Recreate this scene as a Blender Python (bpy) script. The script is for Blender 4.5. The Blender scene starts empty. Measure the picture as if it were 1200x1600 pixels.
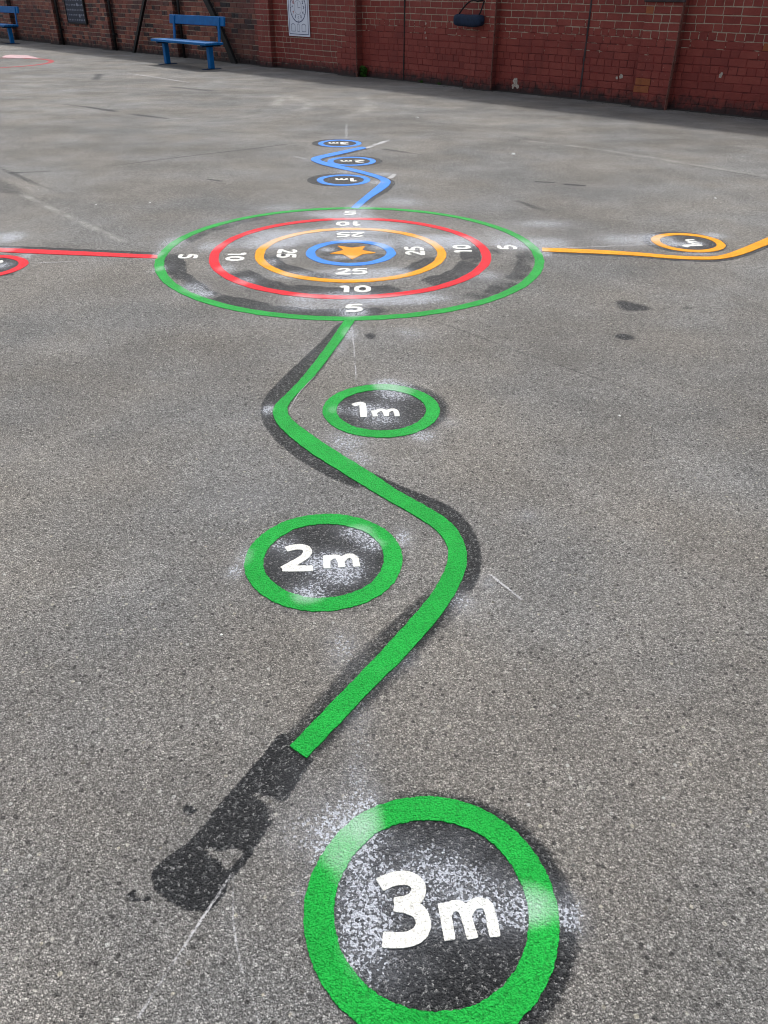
import bpy, math, random
import numpy as np
from mathutils import Vector, Matrix, noise as mnoise
random.seed(7); rng = np.random.default_rng(7)
R = math.radians
scene = bpy.context.scene
C = scene.collection

# ------------------------------------------------------------------ camera, sky, sun, exposure
cam_d = bpy.data.cameras.new('camera'); cam = bpy.data.objects.new('camera', cam_d); C.objects.link(cam)
cam_d.sensor_fit = 'VERTICAL'; cam_d.sensor_height = 36.0; cam_d.lens = 27.258
cam_d.clip_start = 0.02; cam_d.clip_end = 500
cr, cu, cf = Vector((0.99999675, 0.00143149, 0.00210767)), Vector((-0.00254783, 0.56184387, 0.82723937)), Vector((0, 0.82724205, -0.5618457))
cam.matrix_world = Matrix(((cr.x, cu.x, -cf.x, 0), (cr.y, cu.y, -cf.y, 0), (cr.z, cu.z, -cf.z, 1.35), (0, 0, 0, 1)))
scene.camera = cam
SUN_EL, SUN_AZ = 50.0, 8.0          # azimuth clockwise from +Y: high behind the wall
world = bpy.data.worlds.new('World'); scene.world = world; world.use_nodes = True
wn = world.node_tree.nodes; wl = world.node_tree.links
sky = wn.new('ShaderNodeTexSky'); sky.sky_type = 'NISHITA'; sky.sun_disc = False
sky.sun_elevation = R(SUN_EL); sky.sun_rotation = R(SUN_AZ); sky.dust_density = 3.0; sky.air_density = 1.0; sky.ozone_density = 1.0
hs = wn.new('ShaderNodeHueSaturation'); hs.inputs['Saturation'].default_value = .35   # colour correction: sky desaturated so the shade is less blue
wl.new(sky.outputs[0], hs.inputs['Color']); wl.new(hs.outputs[0], wn['Background'].inputs['Color']); wn['Background'].inputs['Strength'].default_value = 0.13
sun_d = bpy.data.lights.new('sun', 'SUN'); sun = bpy.data.objects.new('sun', sun_d); C.objects.link(sun)
sun_d.energy = 2.0; sun_d.angle = R(4.0); sun_d.color = (1.0, 0.965, 0.915)
sd = Vector((math.sin(R(SUN_AZ)) * math.cos(R(SUN_EL)), math.cos(R(SUN_AZ)) * math.cos(R(SUN_EL)), math.sin(R(SUN_EL))))
sun.rotation_euler = sd.to_track_quat('Z', 'Y').to_euler(); sun.location = (0, 0, 20)
scene.view_settings.view_transform = 'Standard'; scene.view_settings.look = 'None'
scene.view_settings.exposure = 0.80; scene.view_settings.gamma = 1.0
scene.cycles.filter_width = 1.05

# ------------------------------------------------------------------ surveyed layout (metres on the ground)
T = {'C': {'T': (-0.2084, 4.8049),
       'b1': (-0.3462, 6.9348),
       'b2': (-0.3087, 7.7743),
       'b3': (-0.4673, 8.7521),
       'g1': (-0.0112, 2.6906),
       'g2': (-0.1709, 1.7496),
       'g3': (0.0859, 0.7432),
       'r1': (-2.3022, 4.5038),
       'y1': (1.9303, 5.0511)},
 'blue_path': [(-0.2496, 5.9518), (-0.1551, 6.3498), (-0.0589, 6.7227), (-0.023, 6.898), (-0.0889, 7.0536), (-0.2304, 7.2423), (-0.4001, 7.4108), (-0.5908, 7.6166), (-0.6727, 7.7707), (-0.6968, 7.8502), (-0.683, 7.9811),
               (-0.5476, 8.1519), (-0.3712, 8.3841), (-0.2292, 8.552), (-0.1825, 8.4783), (-0.3229, 8.2773), (-0.4976, 8.0337), (-0.5826, 7.933), (-0.612, 7.8353), (-0.558, 7.7408), (-0.4015, 7.5585), (-0.1875, 7.3131),
               (-0.0182, 7.0811), (0.0465, 6.9245), (0.0512, 6.823), (0.014, 6.6271), (-0.1092, 6.2738), (-0.1927, 5.9328)],
 'chalk': [([(-0.1637, 3.6272), (-0.1382, 3.3286), (-0.114, 2.9198)], 0.006, 0.55), ([(-0.1128, 2.8004), (-0.0909, 2.3891), (-0.0794, 2.1357)], 0.007, 0.3),
           ([(0.293, 1.6797), (0.3306, 1.6274), (0.366, 1.5719)], 0.0065, 0.8), ([(-0.2778, 0.8032), (-0.2963, 0.762), (-0.3357, 0.6779), (-0.3868, 0.5622)], 0.005, 0.62),
           ([(-0.2731, 0.7958), (-0.2625, 0.7162), (-0.2328, 0.6316), (-0.2049, 0.5831), (-0.194, 0.5554)], 0.0035, 0.6), ([(-0.4533, 10.0481), (-0.411, 9.0845)], 0.035, 0.5),
           ([(-0.1949, 8.4596), (-0.0755, 8.7263), (0.044, 8.9674)], 0.05, 0.8), ([(-0.8838, 8.0451), (-0.7401, 7.8657)], 0.04, 0.5), ([(0.0361, 7.0023), (0.0865, 7.1772)], 0.045, 0.9),
           ([(-0.8253, 6.9655), (-0.7504, 6.9147)], 0.04, 0.35), ([(0.9905, 4.9097), (1.3158, 4.9412), (1.671, 4.9951)], 0.015, 0.6), ([(-2.0287, 4.5748), (-1.7415, 4.6156), (-1.3774, 4.6706)], 0.02, 0.5),
           ([(-1.352, 4.7237), (-0.5089, 4.7715)], 0.012, 0.35), ([(0.1522, 4.8046), (0.9506, 4.9094)], 0.012, 0.25), ([(-4.8156, 16.4213), (-4.0228, 15.5979), (-3.2803, 14.7458)], 0.045, 0.75),
           ([(-6.7508, 18.0305), (-6.2903, 17.9687)], 0.06, 0.6), ([(-2.7604, 13.435), (-2.097, 12.6327)], 0.03, 0.3), ([(1.7275, 5.4259), (2.2832, 5.7863), (2.6869, 6.1251), (3.4062, 7.0177)], 0.02, 0.3),
           ([(-0.1851, 5.6685), (-0.1663, 5.0147)], 0.01, 0.2), ([(-0.3652, 2.6868), (-0.3404, 2.8459), (-0.2855, 3.0069)], 0.004, 0.8), ([(-0.4427, 2.5808), (-0.4045, 2.5607)], 0.004, 0.5)],
 'chip': [((-0.4074, 1.4367), 0.008), ((-1.7588, 6.097), 0.02), ((-2.1409, 6.0314), 0.012), ((1.2432, 8.1601), 0.04), ((0.3982, 10.6467), 0.03), ((-2.7588, 6.5473), 0.01), ((2.544, 6.2927), 0.02),
          ((0.8929, 2.6402), 0.01)],
 'crack_shadow': [([(0.1236, 3.6995), (0.3059, 3.5962), (0.5591, 3.2958), (0.6967, 3.1742), (0.8454, 3.0203), (0.9932, 2.8657), (1.1173, 2.7226), (1.2647, 2.5799), (1.4289, 2.4061)], 0.007, 0.6),
           ([(0.2504, 3.1854), (0.5231, 2.9236), (0.6891, 2.6927)], 0.01, 0.12), ([(-3.2238, 7.2042), (-2.7085, 7.3233), (-2.3408, 7.6238), (-1.8452, 8.0484), (-1.2876, 8.4436), (-0.8752, 8.8323)], 0.03, 0.6),
           ([(-3.4274, 7.4296), (-2.9097, 6.8122), (-2.5087, 6.4123)], 0.05, 0.6), ([(-4.3757, 11.8577), (-3.8195, 11.4689), (-3.2471, 10.9244), (-2.6712, 10.5359)], 0.07, 0.8),
           ([(-2.6333, 10.3736), (-2.0564, 10.1734), (-1.4506, 10.783)], 0.03, 0.6), ([(1.3826, 9.2834), (1.9178, 8.4906), (2.42, 7.9745), (2.9544, 7.4253), (3.3616, 6.9137)], 0.035, 0.5),
           ([(-3.3905, 14.0528), (-2.6789, 13.524)], 0.15, 0.6), ([(-5.2096, 16.1609), (-4.9824, 15.236)], 0.12, 0.7), ([(-1.8323, 9.5442), (-1.4216, 9.4148)], 0.12, 0.4),
           ([(-0.0092, 8.4257), (0.3612, 8.1134)], 0.06, 0.6), ([(1.4931, 6.7905), (1.6146, 6.7426)], 0.04, 0.9), ([(1.2614, 6.8881), (1.4011, 6.8645)], 0.03, 0.8),
           ([(-0.0319, 6.5325), (0.144, 6.4202), (0.4995, 6.4925), (0.9497, 6.452)], 0.12, 0.25), ([(0.4559, 6.6085), (0.8034, 6.496), (0.982, 6.3187), (1.1432, 5.812), (1.3127, 5.739)], 0.04, 0.4),
           ([(-1.4858, 6.9574), (-1.3649, 6.8816)], 0.03, 0.7), ([(-1.5872, 7.0615), (-1.5386, 7.0355)], 0.02, 0.6), ([(-3.5487, 11.4099), (-3.0358, 11.0475)], 0.1, 0.5),
           ([(-1.0527, 12.8905), (-0.3978, 13.0665)], 0.15, 0.35), ([(-0.0064, 6.4866), (-0.1933, 5.9524)], 0.04, 0.3), ([(-2.1585, 4.3433), (-2.0915, 4.3555)], 0.04, 0.5),
           ([(-5.1669, 18.5457), (-4.3011, 17.5131), (-3.5146, 16.8463)], 0.05, 0.4)],  # last entry is a cast-shadow line before the blue bench, painted dark
 'dark': [('a',
           [(-0.2257, 3.6267), (-0.2824, 3.4044), (-0.3643, 3.1675), (-0.4465, 2.9178), (-0.4819, 2.7696), (-0.4771, 2.6592), (-0.4446, 2.5403), (-0.3616, 2.3877), (-0.2731, 2.2776), (-0.1692, 2.1748), (-0.0683, 2.1049),
            (-0.0847, 2.1752), (-0.2714, 2.3881), (-0.383, 2.5811), (-0.407, 2.6866), (-0.339, 2.8879), (-0.2317, 3.2906), (-0.173, 3.6271)],
           0.012, 0.8),
          ('b',
           [(-0.0542, 2.2366), (0.0416, 2.1441), (0.1426, 2.0682), (0.2196, 2.0065), (0.2688, 1.8933), (0.2798, 1.7762), (0.2609, 1.66), (0.2093, 1.5281), (0.1451, 1.4317), (0.0858, 1.3427), (0.0011, 1.2308),
            (-0.0822, 1.1206), (-0.1332, 1.0533), (-0.1614, 1.0371), (0.0009, 1.3318), (0.1773, 1.6737), (0.2153, 1.8222), (0.1204, 2.024)],
           0.014, 0.5),
          ('b1',
           [(-0.0608, 2.2449), (0.0417, 2.152), (0.1431, 2.0794), (0.2295, 2.0065), (0.2726, 1.8933), (0.2853, 1.7762), (0.2644, 1.66), (0.2233, 1.5923), (0.221, 1.7312), (0.2178, 1.854), (0.1769, 1.9605),
            (0.0807, 2.042), (-0.0209, 2.1166)],
           0.01, 0.72),
          ('c', [(0.1605, 1.6877), (0.0948, 1.5918), (0.0172, 1.4953), (-0.062, 1.3857), (-0.1333, 1.2696), (-0.1853, 1.183), (-0.238, 1.086), (-0.1735, 1.0531), (-0.0576, 1.2306), (0.0646, 1.42)], 0.016, 0.6),
          ('d',
           [(-0.2213, 1.1202), (-0.2492, 1.066), (-0.292, 0.9929), (-0.3222, 0.9423), (-0.3401, 0.9026), (-0.3633, 0.8645), (-0.4014, 0.8293), (-0.4176, 0.8078), (-0.4084, 0.7796), (-0.3783, 0.7595), (-0.3437, 0.7421),
            (-0.3095, 0.741), (-0.294, 0.7621), (-0.2875, 0.7909), (-0.2607, 0.8297), (-0.2428, 0.8729), (-0.2185, 0.924), (-0.198, 0.9676), (-0.1601, 1.0532)],
           0.004, 1.0),
          ('d1', [(-0.1837, 0.9529), (-0.1767, 0.9603), (-0.1855, 0.9341), (-0.2001, 0.9058), (-0.2057, 0.9113)], 0.003, 0.8),
          ('d2', [(-0.2557, 0.8438), (-0.2451, 0.8543), (-0.2559, 0.8297), (-0.2734, 0.8044), (-0.289, 0.786), (-0.2887, 0.7982)], 0.003, 0.95),
          ('e', [(0.1207, 3.5864), (0.06, 3.6549), (-0.1272, 3.6535), (-0.1675, 3.4848), (-0.002, 3.4063)], 0.05, 0.2),
          ('f', [(1.1797, 3.9614), (1.2747, 3.9424), (1.3743, 3.8276), (1.3126, 3.7806), (1.184, 3.7797)], 0.05, 0.8), ('g', [(1.4873, 3.8473), (1.552, 3.8764), (1.5789, 3.8291), (1.5114, 3.8006)], 0.03, 0.6),
          ('h', [(1.0701, 3.4691), (1.1273, 3.4937), (1.1755, 3.4379), (1.1304, 3.3906), (1.0703, 3.4214)], 0.03, 0.9), ('i', [(-0.1036, 3.4531), (-0.0624, 3.4937), (-0.0318, 3.4376), (-0.0608, 3.3904)], 0.02, 0.8),
          ('j', [(1.0542, 2.4414), (1.174, 2.3283), (1.3682, 2.2646), (1.2911, 2.0847), (1.1769, 2.1614), (1.0999, 2.306)], 0.12, 0.45),
          ('k', [(-0.4009, 0.9421), (-0.3916, 0.9523), (-0.3717, 0.9422), (-0.3669, 0.9307), (-0.383, 0.9235), (-0.3959, 0.9306)], 0.003, 0.9),
          ('l', [(-0.4619, 0.764), (-0.453, 0.7735), (-0.4406, 0.77), (-0.4401, 0.7593), (-0.4248, 0.7535), (-0.4155, 0.7712), (-0.4115, 0.7641), (-0.4214, 0.7488), (-0.4496, 0.7523)], 0.0025, 1.0),
          ('m', [(-0.1878, 1.2774), (-0.1795, 1.2856), (-0.1696, 1.2755), (-0.1778, 1.2655)], 0.003, 0.7), ('n', [(-4.0939, 7.631), (-3.2784, 7.0671), (-2.7247, 6.4552), (-2.7889, 6.233), (-3.6379, 6.68)], 0.12, 0.55),
          ('o', [(0.4504, 3.2222), (0.6917, 2.9873), (0.9708, 2.6406), (0.7276, 2.6393), (0.4182, 2.9229)], 0.15, 0.26),
          ('o2', [(-1.6913, 4.2334), (-0.9375, 3.6477), (-0.4945, 3.3263), (-0.5085, 2.7981), (-0.9026, 2.8545), (-1.6215, 3.4748)], 0.18, 0.22),
          ('o3', [(-0.8861, 2.6839), (-0.4969, 2.387), (-0.5351, 1.9853), (-0.8527, 2.0561), (-1.0533, 2.2952)], 0.14, 0.16),
          ('p', [(0.9761, 6.2752), (1.308, 5.8327), (1.3254, 5.7576), (1.1529, 5.8693), (0.9588, 6.1476)], 0.03, 0.35)],
 'digits': {'10b': (-0.1646, 4.1174),
            '10l': (-0.8922, 4.7144),
            '10r': (0.479, 4.8825),
            '10t': (-0.2413, 5.4913),
            '25b': (-0.1877, 4.4245),
            '25l': (-0.595, 4.7775),
            '25r': (0.1847, 4.8421),
            '25t': (-0.2244, 5.2151),
            '5b': (-0.1545, 3.8163),
            '5l': (-1.1839, 4.7119),
            '5r': (0.7653, 4.9219),
            '5t': (-0.2464, 5.8031)},
 'dust': [((-0.0544, 0.9034), 0.05, 0.05, 0.75), ((-0.1165, 0.9032), 0.05, 0.06, 0.45), ((-0.0441, 0.7627), 0.05, 0.09, 0.75), ((0.1828, 0.74), 0.1, 0.04, 0.7), ((-0.0205, 0.7168), 0.04, 0.05, 0.4),
          ((-0.0949, 0.8495), 0.05, 0.05, 0.5), ((-0.0174, 0.9317), 0.03, 0.06, 0.5), ((0.0611, 0.8242), 0.12, 0.07, 0.25), ((0.1134, 0.7172), 0.14, 0.06, 0.3), ((0.0231, 0.6322), 0.06, 0.05, 0.25),
          ((-0.1803, 1.7296), 0.13, 0.08, 0.3), ((-0.001, 2.6619), 0.12, 0.1, 0.3), ((0.2743, 0.746), 0.04, 0.05, 0.8), ((0.3333, 0.729), 0.025, 0.04, 0.7), ((-0.1473, 0.7624), 0.03, 0.05, 0.4),
          ((0.1189, 0.7993), 0.1, 0.03, 0.55), ((-0.041, 0.6524), 0.05, 0.06, 0.45), ((0.1102, 0.85), 0.1, 0.05, 0.3), ((-0.1834, 0.8893), 0.04, 0.05, 0.35), ((-0.0764, 1.8852), 0.06, 0.05, 0.75),
          ((0.0569, 1.8533), 0.03, 0.06, 0.55), ((-0.0278, 1.8212), 0.05, 0.04, 0.6), ((-0.2049, 1.5906), 0.06, 0.05, 0.8), ((-0.2988, 1.82), 0.05, 0.05, 0.5), ((-0.3924, 1.7583), 0.035, 0.06, 0.55),
          ((-0.4171, 1.6853), 0.03, 0.03, 0.5), ((-0.1442, 1.7297), 0.08, 0.05, 0.6), ((-0.1947, 1.9348), 0.05, 0.03, 0.3), ((-0.1056, 1.6725), 0.06, 0.05, 0.5), ((-0.1018, 1.3967), 0.05, 0.09, 0.55),
          ((-0.0488, 1.1742), 0.04, 0.1, 0.38), ((-0.0577, 1.0059), 0.04, 0.1, 0.4), ((0.2041, 1.5661), 0.05, 0.06, 0.45), ((0.2893, 1.6463), 0.03, 0.04, 0.4), ((0.0629, 1.3534), 0.03, 0.04, 0.4),
          ((0.0163, 1.3318), 0.03, 0.04, 0.3), ((0.0503, 2.8601), 0.09, 0.09, 0.8), ((-0.0013, 2.9204), 0.06, 0.06, 0.6), ((-0.1979, 2.6877), 0.04, 0.06, 0.5), ((0.1386, 2.4844), 0.06, 0.06, 0.6),
          ((-0.138, 2.4352), 0.1, 0.1, 0.5), ((-0.0883, 2.3001), 0.08, 0.06, 0.4), ((-0.0749, 2.6884), 0.08, 0.06, 0.5), ((-0.0009, 2.5832), 0.08, 0.06, 0.3), ((0.2382, 2.5845), 0.05, 0.06, 0.35),
          ((-0.4439, 2.6864), 0.03, 0.05, 0.8), ((-0.1675, 3.4848), 0.05, 0.1, 0.6), ((-0.203, 3.2908), 0.04, 0.08, 0.4), ((0.1181, 3.4868), 0.12, 0.1, 0.25), ((-0.3435, 3.2532), 0.05, 0.1, 0.2),
          ((-0.4064, 2.0582), 0.15, 0.1, 0.2), ((-0.5262, 2.5804), 0.08, 0.06, 0.15), ((-0.1552, 3.7424), 0.09, 0.1, 0.5), ((-0.2048, 4.0112), 0.15, 0.1, 0.5), ((-0.4375, 3.9791), 0.1, 0.08, 0.45),
          ((0.1979, 3.9839), 0.2, 0.1, 0.35), ((-0.778, 4.2408), 0.08, 0.1, 0.4), ((-0.9479, 4.0258), 0.06, 0.06, 0.5), ((-0.5435, 4.3566), 0.12, 0.08, 0.4), ((-0.1459, 4.3023), 0.2, 0.06, 0.55),
          ((-0.1856, 4.4185), 0.25, 0.08, 0.5), ((0.0694, 4.4206), 0.1, 0.1, 0.4), ((-0.7192, 5.2388), 0.25, 0.12, 0.35), ((-1.0369, 4.1297), 0.1, 0.12, 0.4), ((-0.6817, 4.5991), 0.08, 0.12, 0.35),
          ((0.365, 5.0943), 0.2, 0.12, 0.45), ((0.5738, 4.3658), 0.12, 0.12, 0.3), ((-0.0028, 3.9327), 0.2, 0.08, 0.4), ((-0.3919, 3.8334), 0.2, 0.08, 0.3), ((-0.9236, 4.4725), 0.08, 0.1, 0.4),
          ((-0.8136, 5.0087), 0.15, 0.15, 0.45), ((-0.6552, 5.0398), 0.1, 0.15, 0.45), ((-1.0829, 4.9336), 0.12, 0.15, 0.35), ((-1.1124, 5.5696), 0.3, 0.2, 0.22), ((-1.3385, 5.0039), 0.1, 0.2, 0.4),
          ((-1.3712, 4.7235), 0.04, 0.1, 0.7), ((-1.2909, 4.4694), 0.05, 0.08, 0.5), ((-0.5027, 5.1625), 0.2, 0.2, 0.35), ((-0.0049, 5.4088), 0.3, 0.15, 0.3), ((-0.1762, 5.3573), 0.25, 0.2, 0.45),
          ((-0.0242, 4.929), 0.07, 0.07, 0.7), ((-0.3518, 4.8694), 0.06, 0.06, 0.7), ((-0.2294, 5.0736), 0.1, 0.06, 0.5), ((-0.1196, 5.1049), 0.12, 0.06, 0.8), ((-0.0043, 5.0162), 0.06, 0.06, 0.5),
          ((-0.2343, 4.7069), 0.12, 0.06, 0.5), ((0.2388, 5.0185), 0.2, 0.2, 0.4), ((0.4822, 5.0207), 0.1, 0.15, 0.4), ((0.803, 4.9944), 0.15, 0.15, 0.45), ((1.0507, 5.026), 0.15, 0.15, 0.4),
          ((0.9739, 4.812), 0.05, 0.1, 0.5), ((0.7537, 5.253), 0.2, 0.2, 0.2), ((-0.1933, 5.9524), 0.12, 0.15, 0.6), ((-0.2301, 5.6681), 0.2, 0.12, 0.5), ((-0.3701, 5.7586), 0.2, 0.1, 0.4),
          ((-0.7555, 5.9464), 0.3, 0.2, 0.25), ((1.0912, 5.5046), 0.25, 0.15, 0.3), ((0.4706, 6.0599), 0.5, 0.3, 0.15), ((0.0907, 6.1589), 0.2, 0.2, 0.25), ((-0.06, 6.8468), 0.12, 0.1, 0.6),
          ((-0.3441, 7.297), 0.15, 0.15, 0.5), ((-0.0074, 7.1898), 0.1, 0.1, 0.6), ((-0.4902, 7.9016), 0.12, 0.12, 0.4), ((-0.4217, 9.1264), 0.25, 0.15, 0.35), ((-0.3599, 8.4206), 0.2, 0.12, 0.4),
          ((-0.7254, 7.8337), 0.1, 0.1, 0.3), ((1.7778, 5.1533), 0.1, 0.1, 0.6), ((1.5582, 5.1055), 0.25, 0.2, 0.35), ((1.8555, 5.0041), 0.1, 0.07, 0.8), ((1.987, 5.0347), 0.05, 0.05, 0.5),
          ((2.1532, 5.219), 0.1, 0.1, 0.4), ((1.911, 4.8066), 0.15, 0.04, 0.35), ((-2.1581, 4.7166), 0.05, 0.07, 0.6), ((-2.3281, 4.8515), 0.1, 0.08, 0.5), ((-2.2324, 4.5229), 0.08, 0.08, 0.7),
          ((-2.4876, 5.1437), 0.15, 0.15, 0.35), ((-2.393, 5.1139), 0.08, 0.15, 0.25), ((-1.3339, 2.3376), 0.12, 0.1, 0.2), ((0.4439, 1.9721), 0.03, 0.03, 0.35), ((-0.1548, 0.9903), 0.05, 0.05, 0.2),
          ((-0.2658, 0.7162), 0.02, 0.05, 0.2), ((-0.0142, 1.3108), 0.03, 0.03, 0.35), ((-0.2552, 0.9168), 0.02, 0.03, 0.0)],
 'farC': (-8.3358, 18.5285),
 'farR': 1.39,
 'glyph1': [([(-0.1059, 0.0342), (-0.0856, 0.0492), (-0.0729, 0.0418)], 0.0115), ([(-0.0729, 0.0418), (-0.07, -0.0112), (-0.0664, -0.0628)], 0.0115)],
 'glyph1m': [([(-0.029, -0.0164), (-0.0255, -0.0379), (-0.0228, -0.059)], 0.0088), ([(-0.024, -0.0289), (-0.0103, -0.0091), (0.0061, -0.0072), (0.0159, -0.0233), (0.02, -0.057)], 0.0088),
             ([(0.02, -0.0269), (0.0323, -0.0089), (0.0479, -0.0052), (0.0576, -0.0195), (0.0604, -0.0568)], 0.0088)],
 'glyph2': [([(-0.1081, 0.0446), (-0.0904, 0.0537), (-0.065, 0.0551), (-0.0485, 0.0423), (-0.0487, 0.017), (-0.067, -0.008), (-0.1083, -0.0458)], 0.0112),
            ([(-0.1082, -0.047), (-0.0672, -0.0469), (-0.0315, -0.0455)], 0.0112)],
 'glyph2m': [([(0.0068, 0.0097), (0.0101, -0.0187), (0.0115, -0.0418)], 0.0088), ([(0.0108, -0.0064), (0.025, 0.0098), (0.0404, 0.0073), (0.0489, -0.0124), (0.0531, -0.0368)], 0.0088),
             ([(0.0503, -0.01), (0.0609, 0.0074), (0.0759, 0.015), (0.0892, 0.0025), (0.0949, -0.0342)], 0.0088)],
 'glyph3': [([(-0.088, 0.041), (-0.072, 0.0497), (-0.0549, 0.0538), (-0.0379, 0.0523), (-0.0246, 0.0437), (-0.0207, 0.0297), (-0.027, 0.0149), (-0.0415, 0.0061), (-0.0614, 0.0036)], 0.0118),
            ([(-0.0614, 0.0036), (-0.0416, 0.0003), (-0.023, -0.0092), (-0.0143, -0.0257), (-0.0183, -0.0441), (-0.0338, -0.0554), (-0.0544, -0.06), (-0.0818, -0.0578)], 0.0118)],
 'glyph3m': [([(0.0209, 0.0029), (0.0243, -0.0185), (0.0283, -0.0553)], 0.0088), ([(0.0247, -0.0115), (0.0349, 0.0005), (0.0483, 0.002), (0.0563, -0.0043), (0.0612, -0.0231), (0.0669, -0.0529)], 0.0088),
             ([(0.0623, -0.0114), (0.072, 0.003), (0.0867, 0.0074), (0.0995, 0.0031), (0.1033, -0.0136), (0.1061, -0.0497)], 0.0088)],
 'green_path': [(-0.1955, 3.6443), (-0.2323, 3.4602), (-0.2882, 3.1961), (-0.3457, 2.962), (-0.3912, 2.8162), (-0.4245, 2.7305), (-0.4296, 2.6702), (-0.4069, 2.581), (-0.3568, 2.4914), (-0.2695, 2.3654),
                (-0.1738, 2.2569), (-0.0691, 2.1397), (-0.0352, 2.1012), (0.0734, 1.988), (0.1522, 1.9027), (0.1806, 1.8347), (0.1879, 1.7758), (0.1721, 1.702), (0.145, 1.6321), (0.1015, 1.5453), (0.0412, 1.4523),
                (-0.0344, 1.3338), (-0.0922, 1.2519), (-0.2016, 1.0911), (-0.1621, 1.0613), (-0.1043, 1.1434), (0.001, 1.2943), (0.0395, 1.3404), (0.1003, 1.4339), (0.1612, 1.5329), (0.2033, 1.6215), (0.2266, 1.6908),
                (0.2401, 1.764), (0.2329, 1.854), (0.2027, 1.9366), (0.1419, 2.0097), (0.035, 2.1169), (-0.0003, 2.1676), (-0.0942, 2.2785), (-0.1975, 2.3977), (-0.2891, 2.5163), (-0.3581, 2.6175), (-0.375, 2.6867),
                (-0.3708, 2.742), (-0.3424, 2.84), (-0.2877, 3.0005), (-0.2361, 3.2178), (-0.1815, 3.4606), (-0.1428, 3.6534)],
 'light': [([(-0.2677, 0.9779), (-0.237, 0.9705), (-0.2026, 0.9514), (-0.189, 0.9427), (-0.2144, 0.9426), (-0.2442, 0.9571)], 0.004, 1.0),
           ([(-0.1991, 0.9427), (-0.1832, 0.9485), (-0.2255, 0.9099), (-0.2314, 0.9169)], 0.003, 0.5),
           ([(-0.2337, 0.975), (-0.2168, 0.9631), (-0.1841, 0.9573), (-0.1973, 0.903), (-0.2162, 0.9057), (-0.2372, 0.9426)], 0.006, 0.5),
           ([(-0.3404, 0.8593), (-0.3058, 0.8489), (-0.2828, 0.8555), (-0.2576, 0.849), (-0.2898, 0.8044), (-0.3024, 0.8295), (-0.328, 0.8385)], 0.004, 0.85)],
 'powder': [(-8.7384, 20.454), (-8.6485, 20.8518), (-8.425, 20.6603), (-8.1846, 20.6094), (-7.7097, 19.9221), (-7.6657, 19.6512), (-7.9627, 19.9137), (-8.0609, 19.7283), (-8.2996, 19.9026), (-8.4312, 19.8069)],
 'red_path': [(-3.0511, 5.0323), (-2.6409, 4.9337), (-2.3788, 4.8791), (-2.2056, 4.861), (-1.8824, 4.8139), (-1.3706, 4.7369), (-1.3536, 4.6669), (-1.8556, 4.7326), (-2.1709, 4.7703), (-2.3446, 4.796), (-2.6027, 4.849),
              (-3.0025, 4.9376)],
 'seam': [([(-1.4, 2.189), (-1.2639, 2.3291), (-1.1165, 2.4874), (-1.0105, 2.6035), (-0.8499, 2.7392), (-0.6635, 2.8859)], 0.03, 0.3),
          ([(-2.9618, 6.5449), (-2.5964, 6.1085), (-2.2017, 5.6478), (-1.9275, 5.3402), (-1.6736, 5.0452)], 0.03, 0.9), ([(-1.3997, 2.2849), (-1.2346, 2.4295)], 0.03, 0.2),
          ([(1.4721, 8.9487), (1.9485, 8.6411), (2.4565, 8.1088), (2.8903, 7.572), (3.4062, 7.0177)], 0.05, 0.6), ([(-1.4878, 11.7791), (-1.4915, 12.2705), (-1.5056, 12.7229), (-1.6076, 12.8785)], 0.09, 0.8),
          ([(-1.429, 12.8824), (-1.114, 12.2783), (-1.0085, 11.8566), (-1.1005, 11.3303)], 0.12, 0.6), ([(-0.3931, 12.9048), (-0.2133, 12.2969), (-0.1868, 11.7375), (-0.3378, 10.9785), (-0.5588, 10.5188)], 0.13, 0.5),
          ([(-0.764, 11.9998), (-0.407, 11.8686)], 0.1, 0.5), ([(-2.8269, 10.5331), (-2.2803, 10.9424), (-1.7019, 11.4457)], 0.05, 0.25),
          ([(-4.2617, 11.5252), (-3.2949, 10.8068), (-2.3371, 10.4327), (-1.7521, 10.6639), (-1.4536, 11.1379)], 0.04, 0.5), ([(-3.6945, 9.075), (-2.7093, 8.9658), (-1.8577, 9.1039)], 0.04, 0.2),
          ([(0.1598, 11.8118), (1.3096, 11.19), (2.4104, 10.9118)], 0.15, 0.25), ([(-3.3601, 9.5191), (-3.3683, 10.2546), (-2.2009, 9.7727)], 0.08, 0.2),
          ([(2.2969, 10.3539), (3.1363, 10.0592), (3.9948, 9.1957)], 0.2, 0.3)],
 'star': [(-0.1255, -0.0251), (-0.0441, 0.0514), (-0.0926, 0.1503), (0.0054, 0.1011), (0.0881, 0.1404), (0.0702, 0.0524), (0.1595, -0.0062), (0.0763, -0.0368), (0.0141, -0.1436), (-0.044, -0.0379)],
 'weed': (-0.408, 15.3523),
 'yellow_path': [(0.9797, 4.9167), (1.3015, 4.8773), (1.5621, 4.8172), (1.7389, 4.755), (1.8862, 4.7322), (1.9752, 4.733), (2.0697, 4.7808), (2.2148, 4.9067), (2.4915, 5.1755), (2.9128, 5.5576), (3.2304, 5.8529),
                 (3.1073, 5.5947), (2.8138, 5.3374), (2.4207, 5.002), (2.213, 4.8093), (2.0801, 4.714), (1.9513, 4.6644), (1.7185, 4.6885), (1.5437, 4.7492), (1.2829, 4.7942), (0.9668, 4.8395)]}


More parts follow.
